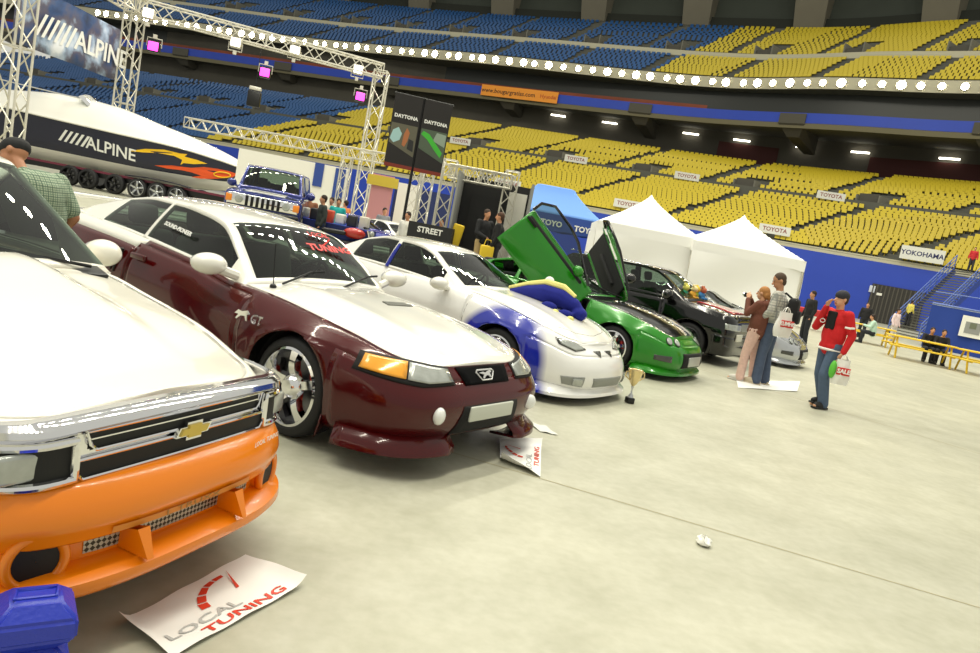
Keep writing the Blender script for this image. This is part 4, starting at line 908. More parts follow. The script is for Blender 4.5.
# ------------------------------------------------------------------ people: one continuous body, clothes and hair as children
def fuse(mb, voxel, name, m, parent, smooth_it=6):
    me = bpy.data.meshes.new(name); me.from_pydata(mb.v, [], mb.f); o = bpy.data.objects.new(name, me); COL.objects.link(o)
    r = o.modifiers.new('r', 'REMESH'); r.mode = 'VOXEL'; r.voxel_size = voxel; s = o.modifiers.new('s', 'SMOOTH'); s.iterations = smooth_it; s.factor = .5
    dg = bpy.context.evaluated_depsgraph_get(); dg.update(); me2 = bpy.data.meshes.new_from_object(o.evaluated_get(dg)); bpy.data.objects.remove(o); bpy.data.meshes.remove(me)
    me2.name = name; me2.materials.clear(); me2.materials.append(m); me2.polygons.foreach_set('use_smooth', [True]*len(me2.polygons)); o = bpy.data.objects.new(name, me2); COL.objects.link(o); o.parent = parent; return o
def cap_(mb, a, b, ra, rb, n=10):
    a = Vector(a); b = Vector(b); d = (b-a); L = d.length; d = d/L if L > 1e-6 else Vector((0, 0, 1)); pts = []; rs = []
    for q in (-.99, -.8, -.5, 0): pts.append(a+d*ra*q); rs.append(ra*math.sqrt(1-q*q))
    for q in (0, .5, .8, .99): pts.append(b+d*rb*q); rs.append(rb*math.sqrt(1-q*q))
    mb.tube(pts, rs, n)
STAND = dict(pel=(0, 0, .95), hipL=(0, .09, .93), hipR=(0, -.09, .93), kneeL=(.02, .10, .50), kneeR=(.02, -.10, .50), ankL=(-.02, .11, .085), ankR=(-.02, -.11, .085), toeL=(.16, .13, .03), toeR=(.16, -.13, .03),
    chest=(0, 0, 1.28), neck=(0, 0, 1.47), head=(.03, 0, 1.63), shL=(0, .185, 1.42), shR=(0, -.185, 1.42), elL=(-.02, .25, 1.14), elR=(-.02, -.25, 1.14), wrL=(.08, .26, .90), wrR=(.08, -.26, .90), look=(1, 0, 0))
def person(label, loc, rz, h=1.75, pose=None, skin='c98f6d', top=None, pants=None, hair=None, shoes='222222', sleeves='long', cap=None, voxel=.011, fat=1.0, group=None, hood=False, detail=True, ponytail=False):
    root = thing('person', label, 'person', loc, rz, group); P = {k: Vector(v) for k, v in STAND.items()}
    for k, v in (pose or {}).items(): P[k] = Vector(v)
    S = h/1.75; SK = mat('skin_'+skin, skin, .55); root.scale = (S, S, S)
    lk = P['look'].normalized(); up = (P['head']-P['neck']).normalized(); up = (up-lk*up.dot(lk)*.6).normalized(); sd = up.cross(lk).normalized(); up = lk.cross(sd); hd = P['head']
    Q = Matrix((lk, sd, up)).transposed()
    mb = MB()
    mb.ball(hd+up*.03-lk*.01, (.195, .155, .2), rot=Q); mb.ball(hd-up*.045+lk*.02, (.14, .12, .15), rot=Q); cap_(mb, hd+lk*.085+up*.01, hd+lk*.108-up*.02, .012, .017)
    for s in (-1, 1): mb.ball(hd+sd*s*.078-lk*.005, (.045, .025, .065), rot=Q)
    cap_(mb, P['neck']-Vector((0, 0, .04)), hd-up*.04-lk*.01, .058, .055); cap_(mb, P['chest'], P['pel'], .12*fat, .13*fat); cap_(mb, P['neck']-Vector((0, 0, .07)), P['chest'], .07, .13)
    for s in 'LR':
        cap_(mb, P['neck']-Vector((0, 0, .06)), P['sh'+s], .055, .06); cap_(mb, P['sh'+s], P['el'+s], .055, .042); cap_(mb, P['el'+s], P['wr'+s], .042, .028)
        cap_(mb, P['hip'+s], P['knee'+s], .085, .058); cap_(mb, P['knee'+s], P['ank'+s], .055, .04); cap_(mb, P['ank'+s], P['toe'+s], .04, .03)
        f = (P['wr'+s]-P['el'+s]).normalized(); w = P['wr'+s]; sgn = 1 if s == 'L' else -1
        side = f.cross(Vector((0, sgn, .3))).normalized(); nrm = f.cross(side).normalized()
        for k in range(4):
            b = w+f*.085+side*(.026-.0175*k); cap_(mb, w+f*.01+side*(.014-.009*k), b, .016, .012, 7)
            if detail: L = (.066, .075, .07, .055)[k]; m_ = b+f*L*.5+nrm*.008; cap_(mb, b, m_, .0105, .0095, 6); cap_(mb, m_, m_+f*L*.42+nrm*.022, .0095, .008, 6)
        t0 = w+f*.03+side*.028; cap_(mb, t0, t0+f*.035+side*.022, .013, .0105, 6); cap_(mb, t0+f*.035+side*.022, t0+f*.065+side*.02, .0105, .009, 6)
    fuse(mb, voxel*(.8 if detail else 1.6), 'body', SK, root, 3)
    if detail:
        for s in (-1, 1):
            e = MB(); e.ball(hd+lk*.083+sd*s*.033+up*.022, (.016, .026, .016), 8, 6, rot=Q); e.build('eye', mat('eye_dark', '2a211c', .3), root)
        e = MB(); e.rbox(hd+lk*.088-up*.062, (.012, .05, .012), .005, rot=Q); e.build('mouth', mat('lip_red', '9a5548', .6), root)
    # clothes
    T = mat('cloth_'+top, top, .85, noise=.15, scale=30) if isinstance(top, str) else top
    mb = MB(); pel, ch, nk = P['pel'], P['chest'], P['neck']
    cap_(mb, ch+Vector((-.01, 0, .02)), pel+Vector((0, 0, -.02)), .148*fat, .15*fat); mb.ball((ch+pel)/2, (.27*fat, .40*fat, .55)); mb.ball(ch+Vector((0, 0, .04)), (.26*fat, .39*fat, .34))
    mb.ball(pel+Vector((0, 0, -.02)), (.3*fat, .37*fat, .2))
    for s in 'LR':
        cap_(mb, nk-Vector((0, 0, .085)), P['sh'+s], .075, .075); e_ = P['el'+s]; sh = P['sh'+s]
        if sleeves == 'long': cap_(mb, sh, e_, .075, .06); cap_(mb, e_, e_.lerp(P['wr'+s], .95), .06, .045)
        else: cap_(mb, sh, sh.lerp(e_, .78), .078, .072)
    cap_(mb, nk-Vector((0, 0, .06)), nk-Vector((0, 0, .02)), .075, .07)
    if hood: mb.ball(nk+Vector((-.09, 0, -.03)), (.17, .26, .16))
    fuse(mb, voxel, 'shirt', T, root, 4)
    Pm = mat('cloth_'+pants, pants, .85, noise=.2, scale=18) if isinstance(pants, str) else pants
    mb = MB(); mb.ball(pel+Vector((0, 0, -.03)), (.27*fat, .36*fat, .24))
    for s in 'LR': cap_(mb, P['hip'+s], P['knee'+s], .105*fat, .08); cap_(mb, P['knee'+s], P['ank'+s]+Vector((0, 0, -.01)), .08, .078)
    fuse(mb, voxel, 'trousers', Pm, root, 3)
    for s in 'LR':
        mb = MB(); a, t = P['ank'+s], P['toe'+s]; d = (t-a); d.z = 0; d = d.normalized(); mb.ball(a+d*.06+Vector((0, 0, -.035)), (.28, .105, .11), rot=d.to_track_quat('X', 'Z').to_matrix()); mb.rbox(a+d*.06+Vector((0, 0, -.07)), (.28, .1, .03), .012, rot=d.to_track_quat('X', 'Z').to_matrix())
        mb.build('shoe', mat('shoe_'+shoes, shoes, .6), root)
    if hair:
        mb = MB(); mb.ball(hd+up*.045-lk*.022, (.2, .172, .19), rot=Q); mb.ball(hd-lk*.05+up*.0, (.12, .15, .17), rot=Q)
        if ponytail: cap_(mb, hd-lk*.11+up*.02, hd-lk*.13-up*.12, .03, .018); mb.ball(hd-lk*.08-up*.02, (.1, .15, .16), rot=Q)
        fuse(mb, voxel, 'hair', mat('hair_'+hair, hair, .8), root, 2)
    if cap:
        mb = MB(); mb.ball(hd+up*.055-lk*.012, (.222, .185, .17), rot=Q)
        if cap[1]: mb.ball(hd+up*.06+lk*.1*cap[1], (.17, .15, .025), rot=Q)
        fuse(mb, voxel, 'cap', mat('cap_'+cap[0], cap[0], .8), root, 2)
    return root
def plaid(name, base, line, dark, sc):
    m, nt, b = nodes_mat(name); b.inputs['Roughness'].default_value = .85; tc = nt.nodes.new('ShaderNodeTexCoord'); sp = nt.nodes.new('ShaderNodeSeparateXYZ'); nt.links.new(tc.outputs['Object'], sp.inputs[0])
    def bars(src, k, w):
        a = nt.nodes.new('ShaderNodeMath'); a.operation = 'MULTIPLY'; a.inputs[1].default_value = k; nt.links.new(src, a.inputs[0]); f = nt.nodes.new('ShaderNodeMath'); f.operation = 'FRACT'; nt.links.new(a.outputs[0], f.inputs[0])
        g = nt.nodes.new('ShaderNodeMath'); g.operation = 'LESS_THAN'; g.inputs[1].default_value = w; nt.links.new(f.outputs[0], g.inputs[0]); return g.outputs[0]
    cur = None
    for src, k, w, c, fac in ((sp.outputs['Z'], sc, .35, line, .8), (sp.outputs['Y'], sc, .35, line, .8), (sp.outputs['Z'], sc/2, .22, dark, .7), (sp.outputs['Y'], sc/2, .22, dark, .7)):
        mx = nt.nodes.new('ShaderNodeMix'); mx.data_type = 'RGBA'; q = nt.nodes.new('ShaderNodeMath'); q.operation = 'MULTIPLY'; q.inputs[1].default_value = fac; nt.links.new(bars(src, k, w), q.inputs[0]); nt.links.new(q.outputs[0], mx.inputs['Factor'])
        if cur is None: mx.inputs['A'].default_value = lin(base)
        else: nt.links.new(cur, mx.inputs['A'])
        mx.inputs['B'].default_value = lin(c); cur = mx.outputs['Result']
    nt.links.new(cur, b.inputs['Base Color']); return m
# man by the white pickup, seen from behind
person('man in a green plaid short sleeved shirt and dark cap standing beside the white pickup', (-3.4, 5.38, 0), R(158), 1.70, dict(head=(.34, .0, 1.55), neck=(.19, 0, 1.43), shL=(.1, .19, 1.40), shR=(.08, -.2, 1.40), chest=(.02, 0, 1.27), look=(.8, .6, -.25), elR=(-.02, -.29, 1.15), wrR=(.12, -.25, .95), elL=(.2, .22, 1.2), wrL=(.42, .1, 1.1)), 'b27a58', plaid('plaid_green', 'a9b59c', '6d8670', '4f6656', 60), '3a4a60', None, '303030', 'short', ('1c1c1e', 0), .010, 1.18)
# man in the red jacket walking and eating
rm = person('man in a red jacket and black cap walking with a hand raised to his mouth', (4.95, 10.82, 0), R(-158), 1.74, dict(hipL=(0, .09, .93), kneeL=(.10, .10, .52), ankL=(-.02, .10, .09), toeL=(.15, .12, .05), kneeR=(-.02, -.1, .5), ankR=(-.20, -.10, .12), toeR=(-.03, -.12, .03), elR=(.10, -.27, 1.17), wrR=(.19, -.07, 1.50), elL=(-.06, .27, 1.14), wrL=(.03, .27, .88), look=(1, -.1, -.05)), 'd09c7a', 'c4161c', '4d5f78', '3a2a20', '1a1a1a', 'long', ('2a2a33', .0), .010)
mb = MB(); mb.rbox((.118, 0, 1.31), (.05, .16, .27), .022); mb.build('undershirt', mat('cloth_black', '141414', .9), rm)
mb = MB(); mb.ball((.0, 0, .885), (.335, .41, .07)); mb.build('shirt_hem', mat('cloth_white', 'e8e6e0', .9), rm)
M = frame_M((.166, -.11, 1.28), (0, 1, 0), (0, 0, 1)); mb = MB(); mb.tube([M @ Vector((.045*math.cos(a*PI/8), .028*math.sin(a*PI/8), 0)) for a in range(16)], .006, 6, closed=True); mb.build('jacket_badge', mat('cloth_white', 'e8e6e0', .9), rm)
mb = MB(); mb.tube([(-.03, .30, 1.26), (.06, .31, 1.25), (.1, .255, 1.25)], .016, 6); mb.build('sleeve_stripe', mat('cloth_white', 'e8e6e0', .9), rm)
wp = mat('bag_white', 'eceae4', .5); gp = mat('bag_green', '5fbf3a', .5)
def carrier_bag(p, rz, label, txt, w=.3, h=.38, green=False):
    b_ = thing('carrier_bag', label, 'bag', p, rz); mb = MB(); mb.grid(lambda u, v: ((.075+.03*math.sin(7*u*PI+v*3)*(1-v))*math.sin(2*PI*u)*(.4+.6*(1-abs(v-.35))), w/2*math.cos(2*PI*u)*(.72+.28*math.sin(PI*min(1, v*1.1+.15))), h*v), 24, 10); mb.build('sack', wp, b_)
    mb = MB()
    for s in (-1, 1): mb.tube([(s*.03, -.06, h*.97), (s*.015, -.03, h*1.14), (0, 0, h*1.2), (s*.015, .03, h*1.14), (s*.03, .06, h*.97)], .008, 6)
    mb.build('handle', wp, b_)
    mb = text_mb(txt, .085, frame_M((.088, 0, h*.55), (0, 1, 0), (0, 0, 1)), .004, bold=.003); mb.rbox((.078, 0, h*.55), (.012, w*.72, .11), .004, mi=1)
    mb.build('bag_print', [mat('print_white', 'f4f2ee', .6), mat('print_red', 'cc2a22', .6)], b_)
    if green: mb = MB(); mb.ball((.02, -w*.5, h*.55), (.1, .1, .26)); mb.build('wrapper', gp, b_)
    return b_
carrier_bag((5.05, 10.53, .43), R(-95), 'white carrier bag with a green wrapper held by the man in the red jacket', 'SALE', .26, .36, True)
# woman photographing and her companion
person('woman in a brown hoodie and pale pink trousers holding a camera up', (4.29, 12.08, 0), R(140), 1.60, dict(elL=(.16, .22, 1.22), wrL=(.25, .10, 1.47), elR=(.22, -.24, 1.25), wrR=(.26, -.06, 1.47), ankL=(.06, .13, .085), kneeL=(.06, .12, .5), toeL=(.24, .16, .03), kneeR=(-.02, -.11, .5), ankR=(-.08, -.12, .085), toeR=(.09, -.15, .03), head=(.05, 0, 1.61)), 'd4a07c', '6d3f30', 'd9b5a8', 'b07a45', 'c9c4bc', 'long', None, .010, 1.12, hood=True, ponytail=True)
cm = thing('camera', 'small dark camera held up in front of the woman in the brown hoodie', 'camera', (4.06, 12.28, 1.36), R(140)); mb = MB(); mb.rbox((0, 0, .04), (.05, .12, .075), .012); mb.build('camera_body', DARK, cm); mb = MB(); mb.lathe([(.028, .02), (.03, .06), (.001, .062)], (0, 0, .04), 'x'); mb.build('camera_lens', CHROME, cm)
m2 = person('tall man in a pale checked shirt and jeans with a black backpack', (4.52, 12.10, 0), R(150), 1.84, dict(kneeL=(.03, .12, .5), ankL=(.02, .14, .085), toeL=(.2, .18, .03), kneeR=(0, -.11, .5), ankR=(-.06, -.13, .085), toeR=(.1, -.2, .03), elL=(.03, .25, 1.15), wrL=(.2, .18, 1.0), elR=(-.02, -.26, 1.15), wrR=(.14, -.22, 1.0), look=(.8, .5, -.35), head=(.05, .01, 1.63)), 'b98562', plaid('plaid_pale', 'c9c6bb', 'a5a49a', '8d8f8c', 24), '46536a', '4a3a2c', 'c2b49a', 'long', None, .010)
bk = thing('backpack', 'black backpack worn by the tall man in the pale shirt', 'backpack', (4.71, 11.92, 1.08), R(150)); mb = MB(); mb.rbox((0, -.06, .2), (.17, .30, .44), .07); mb.rbox((-.09, -.06, .12), (.08, .24, .22), .035); mb.build('pack', mat('pack_black', '121214', .8), bk); mb = MB(); mb.tube([(.06, -.13, .40), (.17, -.13, .47), (.27, -.15, .38), (.30, -.19, .2), (.12, -.2, .02)], .02, 6); mb.build('strap', mat('pack_black', '121214', .8), bk)
carrier_bag((4.55, 11.72, .86), R(-70), 'white carrier bag with a red printed band hanging beside the black backpack', 'KUMHO', .34, .4)
# ------------------------------------------------------------------ boat on its trailer
NAVY = mat('navy_gelcoat', '0c0f2c', .3, 0, .25); GEL = mat('white_gelcoat', 'e9e7df', .2, 0, .8); FY = mat('flame_yellow', 'f2c21a', .4); FO = mat('flame_orange', 'e2541a', .4)
def make_boat():
    b0 = at(262, 186, 35.2); root = thing('speedboat', 'long navy and white speedboat with flames painted near its bow', 'boat', (b0.x, b0.y, 0), R(-3))
    Lb = 14.5
    def beam(x): t = min(1, max(0, -x/Lb)); return 1.3*(1-(1-min(1, t*1.9))**2.0)
    def sheer(x): return interp([(-14.5, 3.1), (-12, 2.95), (-7, 2.75), (-4, 2.65), (-2, 2.45), (0, 2.1)], x)
    def keel(x): return interp([(-14.5, .75), (-6, .78), (-2, 1.05), (0, 1.8)], x)
    xs = [-Lb*(1-(i/50)**.8) for i in range(51)]; xs = [min(-.001, x) for x in xs]
    for nm, v0, v1, m in (('hull_bottom', 0, .36, GEL), ('hull_side', .36, 1, NAVY)):
        mb = MB()
        for s in (-1, 1):
            mb.grid(lambda u, v: (lambda x, q: (x, s*beam(x)*(min(1, q/.4)**.8*.86 if q < .4 else .86+.14*(q-.4)/.6), lerp(keel(x), sheer(x), q if q > .4 else .2*(q/.4)+.2*(q/.4)**3)))(xs[int(round(u*50))], lerp(v0, v1, v)), 50, 8)
        mb.build(nm, m, root)
    mb = MB(); mb.grid(lambda u, v: (lambda x, w: (x, w*beam(x), sheer(x)+interp([(-14.5, .6), (-9, 1.3), (-7.5, 1.25), (-5, .85), (-2, .42), (0, .05)], x)*(1-abs(w)**2.2)))(xs[int(round(u*50))], -1+2*v), 50, 16); mb.build('deck', GEL, root)
    mb = MB(); mb.add([(-Lb, -1.3, 3.1), (-Lb, 1.3, 3.1), (-Lb, 1.1, 1.4), (-Lb, 0, .75), (-Lb, -1.1, 1.4)], [(0, 1, 2, 3, 4)]); mb.build('transom', NAVY, root)
    mb = MB(); mb.grid(lambda u, v: (-8.4-.5*v, lerp(-.8, .8, u), 3.95+.35*v-.2*(2*u-1)**2), 12, 3); mb.build('windscreen', GLASSD, root)
    mb = MB(); mb.tube([(x, -beam(x)*1.005, sheer(x)+.02) for x in xs], .05, 6); mb.build('rub_rail', GEL, root)
    mb = MB(); mb.tube([(x, -.75*beam(x), sheer(x)+.95+.25) for x in xs if -14 < x < -8.6], .03, 6); mb.build('grab_rail', CHROME, root)
    def side(a, z): return Vector((a, -(.86+.14*((z-keel(a))/(sheer(a)-keel(a))-.4)/.6)*beam(a)-.02, z))
    def mark(name, poly, m):
        d = []
        for p, q in zip(poly, poly[1:]+poly[:1]): d += [(lerp(p[0], q[0], i/6), lerp(p[1], q[1], i/6)) for i in range(6)]
        mb = MB(); mb.add([side(*p) for p in d], [tuple(range(len(d)))]); return mb.build(name, m, root, smooth=False)
    mb = MB()
    sl = -.085
    for k in range(5): x = -9.35+.27*k; z = 2.2+sl*(x+9.35); q = [(x, z-.24), (x+.13, z-.25), (x+.46, z+.26), (x+.33, z+.27)]; mb.add([side(*p) for p in q], [(0, 1, 2, 3)])
    tm = text_mb('ALPINE', .74, Matrix.Identity(4), .0, .0, 'LEFT', .012, 1.0); mb.add([side(-8.0+x*1.0, 2.08+y+sl*x) for x, y, z in tm.v], tm.f); mb.build('hull_lettering', mat('letter_white', 'e6e6e2', .5), root)
    mark('flame', [(-5.97, 2.07), (-5.22, 2.31), (-4.37, 2.44), (-3.65, 2.41), (-3.34, 2.44), (-3.46, 2.31), (-2.91, 2.27), (-2.44, 2.19), (-3.03, 2.05), (-3.48, 2.01), (-3.61, 1.9), (-3.55, 2.14), (-3.91, 2.25), (-4.63, 2.24), (-5.34, 2.13)], FY)
    mark('flame', [(-4.77, 1.65), (-4.0, 1.8), (-3.14, 1.86), (-2.59, 2.01), (-2.02, 2.05), (-1.52, 2.05), (-1.08, 1.99), (-1.3, 1.8), (-1.94, 1.6), (-2.65, 1.46), (-3.11, 1.44), (-2.67, 1.6), (-3.11, 1.66), (-3.55, 1.67), (-4.19, 1.62)], FO)
    mb = MB(); mb.tube([side(-1.75+.36*math.cos(a*PI/10), 1.82+.12*math.sin(a*PI/10)+.04*math.cos(a*PI/10))+Vector((0, -.02, 0)) for a in range(20)], .03, 6, closed=True); mb.build('flame_ring', FY, root)
    tr = thing('boat_trailer', 'dark multi axle trailer carrying the navy speedboat', 'trailer', (b0.x, b0.y, 0), R(-3)); mb = MB()
    for s in (-1, 1): mb.box((-6.5, s*.95, .72), (12.5, .14, .24))
    for x in (-11, -8, -5, -2): mb.box((x, 0, .66), (.14, 2, .16))
    mb.build('frame', DARK, tr); mb = MB(); mb.box((-6.4, -1.1, .87), (11, .05, .1)); mb.build('side_strip', mat('strip_maroon', '6a2238', .4), tr)
    for i, x in enumerate((-8.6, -7.7, -6.4, -5.3, -4.35, -3.4)):
        for s in (-1, 1): make_wheel(tr, x, s, .46, .28, 1.32, rim=SILVERPAINT if i > 2 else DARK, spokes=5, caliper=False)
    mb = MB(); mb.grid(lambda u, v: (lerp(-5.9, -2.8, u), lerp(-1.36, -1.02, v), .98+.08*math.sin(PI*u)), 16, 2); o = mb.build('fender', NAVY, tr); md = o.modifiers.new('s', 'SOLIDIFY'); md.thickness = .04
make_boat()
# ------------------------------------------------------------------ trusses
ALU = mat('truss_aluminium', 'd6d2c4', .35, .5)
def truss(name, label, a, b, w, group, bays=None, r=None, m=ALU, plates=True, cat_='truss'):
    a = Vector(a); b = Vector(b); d = b-a; L = d.length; t = d/L; u = Vector((0, 0, 1)).cross(t); u = u.normalized() if u.length > .1 else Vector((1, 0, 0)); v = t.cross(u); r = r or w*.065; n = bays or max(2, round(L/(w*1.25)))
    root = thing(name, label, cat_, a, 0, group); mb = MB(); md_ = MB(); c_ = [(-1, -1), (1, -1), (1, 1), (-1, 1)]; h = w/2
    for (i, j) in c_: mb.tube([u*i*h+v*j*h, d+u*i*h+v*j*h], r, 7)
    for k in range(4):
        (i0, j0), (i1, j1) = c_[k], c_[(k+1) % 4]; p = u*i0*h+v*j0*h; q = u*i1*h+v*j1*h
        for s in range(n): x0 = t*(L*s/n); x1 = t*(L*(s+1)/n); md_.tube([(p if s % 2 else q)+x0, (q if s % 2 else p)+x1], r*.6, 5)
    for s in (0, n//2, n):
        for k in range(4): (i0, j0), (i1, j1) = c_[k], c_[(k+1) % 4]; md_.tube([u*i0*h+v*j0*h+t*(L*s/n), u*i1*h+v*j1*h+t*(L*s/n)], r*.7, 5)
    mb.build('chord', m, root); md_.build('lacing', m, root); return root
def base_of(p): return Vector((p.x, p.y, 0))
A0 = at(18, 40, 31); B0 = at(133, 30, 40); C0 = at(380, 84, 45); ZT = 9.6
A0.z = B0.z = C0.z = ZT; gT = 'tall stage trusses round the boat'
truss('truss_tower', 'tall truss tower at the stern of the speedboat, left of the printed banner', base_of(A0), A0+Vector((0, 0, 1)), .82, gT)
truss('truss_tower', 'tall truss tower behind the speedboat, right of the printed banner', base_of(B0), B0+Vector((0, 0, .4)), .75, gT); truss('truss_tower', 'tall truss tower beside the twin black banners', base_of(C0), C0, .75, gT)
truss('overhead_truss', 'long overhead truss beam carrying lights from the boat to the black banners', B0, C0, .75, gT, 20); truss('overhead_truss', 'overhead truss beam above the printed banner at the boat', A0, B0, .75, gT)
# printed banner between the towers
MG = {}
def banner_mat():
    m, nt, b = nodes_mat('banner_print'); tc = nt.nodes.new('ShaderNodeTexCoord'); n = nt.nodes.new('ShaderNodeTexNoise'); n.inputs['Scale'].default_value = .55; n.inputs['Detail'].default_value = 5; nt.links.new(tc.outputs['Object'], n.inputs['Vector']); r = nt.nodes.new('ShaderNodeValToRGB'); cr = r.color_ramp
    cr.elements[0].position = .3; cr.elements[0].color = lin('141d3a'); cr.elements[1].position = .68; cr.elements[1].color = lin('e6eaf2')
    for p_, c_ in ((.42, '2f4a78'), (.5, '5a5566'), (.58, '9fb3cf')): e = cr.elements.new(p_); e.color = lin(c_)
    nt.links.new(n.outputs['Fac'], r.inputs[0]); nt.links.new(r.outputs[0], b.inputs['Base Color']); b.inputs['Roughness'].default_value = .6; return m
p0, p1 = at(16, -4, 31.6), at(121, 30, 39.3); d = (p1-p0); d.z = 0; hb = 2.55
bn = thing('banner', 'printed banner with white lettering strung between the truss towers over the boat', 'banner', (p0.x, p0.y, p1.z-hb), math.atan2(d.y, d.x)); L = d.length
mb = MB(); mb.grid(lambda u, v: (L*u, .05*math.sin(9*u), hb*v), 24, 4); o = mb.build('cloth', banner_mat(), bn); o.modifiers.new('s', 'SOLIDIFY').thickness = .02
mb = MB()
for k in range(6): x = L*.16+.42*k; mb.add([(x, -.09, .62), (x+.2, -.09, .62), (x+.75, -.09, 1.62), (x+.55, -.09, 1.62)], [(0, 1, 2, 3)])
tm = text_mb('ALPINE', 1.25, frame_M((L*.16+2.75, -.1, 1.1), (1, 0, 0), (0, 0, 1)), .01, 0, 'LEFT', .02, 1.1); mb.add(tm.v, tm.f); mb.build('lettering', mat('letter_white', 'e6e6e2', .5), bn)
# stage lights on the beam
MAG = mat('lamp_magenta', 'f03ac0', .4, emit=4); LITW = mat('stage_lamp_white', 'fffdf2', .4, emit=5)
def stage_light(px, py, Y, label, m, hang, s=.55):
    p = at(px, py, Y); r_ = thing('stage_light', label, 'stage light', p, R(15), 'stage lights on the truss beam'); mb = MB(); mb.rbox((0, 0, 0), (s, s*.8, s*.9), s*.15); mb.build('lamp_body', DARK if hang else ALU, r_); mb = MB(); mb.rbox((0, -s*.4, 0), (s*.8, s*.12, s*.7), s*.05); mb.build('lens', m, r_)
    mb = MB(); q = 1 if hang else -1; mb.tube([(-s*.58, 0, 0), (-s*.58, 0, q*s*.7), (s*.58, 0, q*s*.7), (s*.58, 0, 0)], s*.05, 6); mb.box((0, 0, q*s*.85), (s*.3, s*.3, s*.35)); mb.build('yoke', ALU, r_)
for px, py, Y, wh in ((154, 47, 40.2, 'below the left end of the beam'), (265, 73, 42.4, 'below the middle of the beam'), (360, 97, 44.6, 'below the right end of the beam')): stage_light(px, py, Y, 'magenta stage light hanging '+wh, MAG, True, .62)
for px, py, Y, wh in ((149, 14, 39.6, 'at the left corner of the beam'), (236, 43, 41.6, 'left of the middle of the beam'), (295, 51, 43, 'right of the middle of the beam'), (358, 70, 44.4, 'near the right corner of the beam')): stage_light(px, py, Y, 'white stage light standing on top '+wh, LITW, False, .6)
sp_ = at(254, 99, 60); r_ = thing('loudspeaker', 'black loudspeaker hung in front of the blue seats below the truss beam', 'loudspeaker', sp_, .2); mb = MB(); mb.rbox((0, 0, 0), (1.0, .6, 1.2), .08); mb.build('cabinet', DARK, r_); mb = MB(); mb.rbox((0, 0, .8), (.9, .5, .3), .05); mb.build('horn', ALU, r_); mb = MB(); mb.tube([(0, 0, .9), (0, 0, 4)], .03, 6); mb.build('cable', DARK, r_)
# twin black banners on a pole
q0, q1 = at(396, 92, 22), at(452, 112, 22.4); q2 = at(384, 165, 22); d = q1-q0; d.z = 0; Lw = d.length; hb = q0.z-q2.z; tb = thing('banner_stand', 'tall pole stand with two black banners showing car pictures', 'banner', ((q0.x+q1.x)/2, (q0.y+q1.y)/2, 0), math.atan2(d.y, d.x)); zb = q2.z
BK = mat('banner_black', '1b1716', .6)
for s in (-1, 1):
    x0 = -Lw/2 if s < 0 else .03; w2 = Lw/2-.03; sl = .0
    mb = MB(); mb.box((x0+w2/2, 0, zb+hb/2), (w2, .02, hb)); c = mb.build('banner_cloth', BK, tb, smooth=False)
    def poly(name, pts, col, y): mb = MB(); mb.add([(x0+w2*a, y, zb+hb*z) for a, z in pts], [tuple(range(len(pts)))]); mb.build(name, mat('print_'+col, col, .6), c, smooth=False)
    poly('printed_picture', [(.03, .33), (.97, .18), (.97, .6), (.03, .6)], '5d5a4a' if s < 0 else '4c5a48', -.013)
    if s < 0:
        poly('printed_shape', [(.05, .38), (.12, .5), (.3, .55), (.45, .47), (.4, .38), (.2, .33)], '9fc4c4', -.016); poly('printed_shape', [(.5, .32), (.52, .46), (.6, .56), (.72, .5), (.68, .38), (.6, .3)], 'a8683f', -.016); poly('printed_shape', [(.7, .28), (.72, .42), (.9, .4), (.93, .25)], '232323', -.017)
    else: poly('printed_shape', [(.05, .52), (.3, .46), (.6, .34), (.85, .25), (.9, .32), (.6, .44), (.35, .54), (.12, .57)], '3fae34', -.016); poly('printed_shape', [(.5, .46), (.6, .58), (.95, .57), (.95, .4)], '8a9a8a', -.016)
    poly('printed_band', [(0, .0), (1, .0), (1, .05), (0, .05)], '7a2a1c', -.015)
    text_mb('DAYTONA', .14, frame_M((x0+w2/2, -.016, zb+hb*.70), (1, 0, 0), (0, 0, 1)), .002, bold=.006).build('lettering', mat('letter_white', 'e6e6e2', .5), c)
mb = MB(); mb.tube([(0, .05, 0), (0, .05, zb+hb+.05)], .045, 8); mb.tube([(-Lw/2-.03, .02, zb+hb), (Lw/2+.03, .02, zb+hb)], .025, 6); mb.build('pole', DARK, tb); mb = MB(); mb.lathe([(.001, .06), (.35, .05), (.4, .02), (.4, 0)], n=20); mb.build('base', DARK, tb)
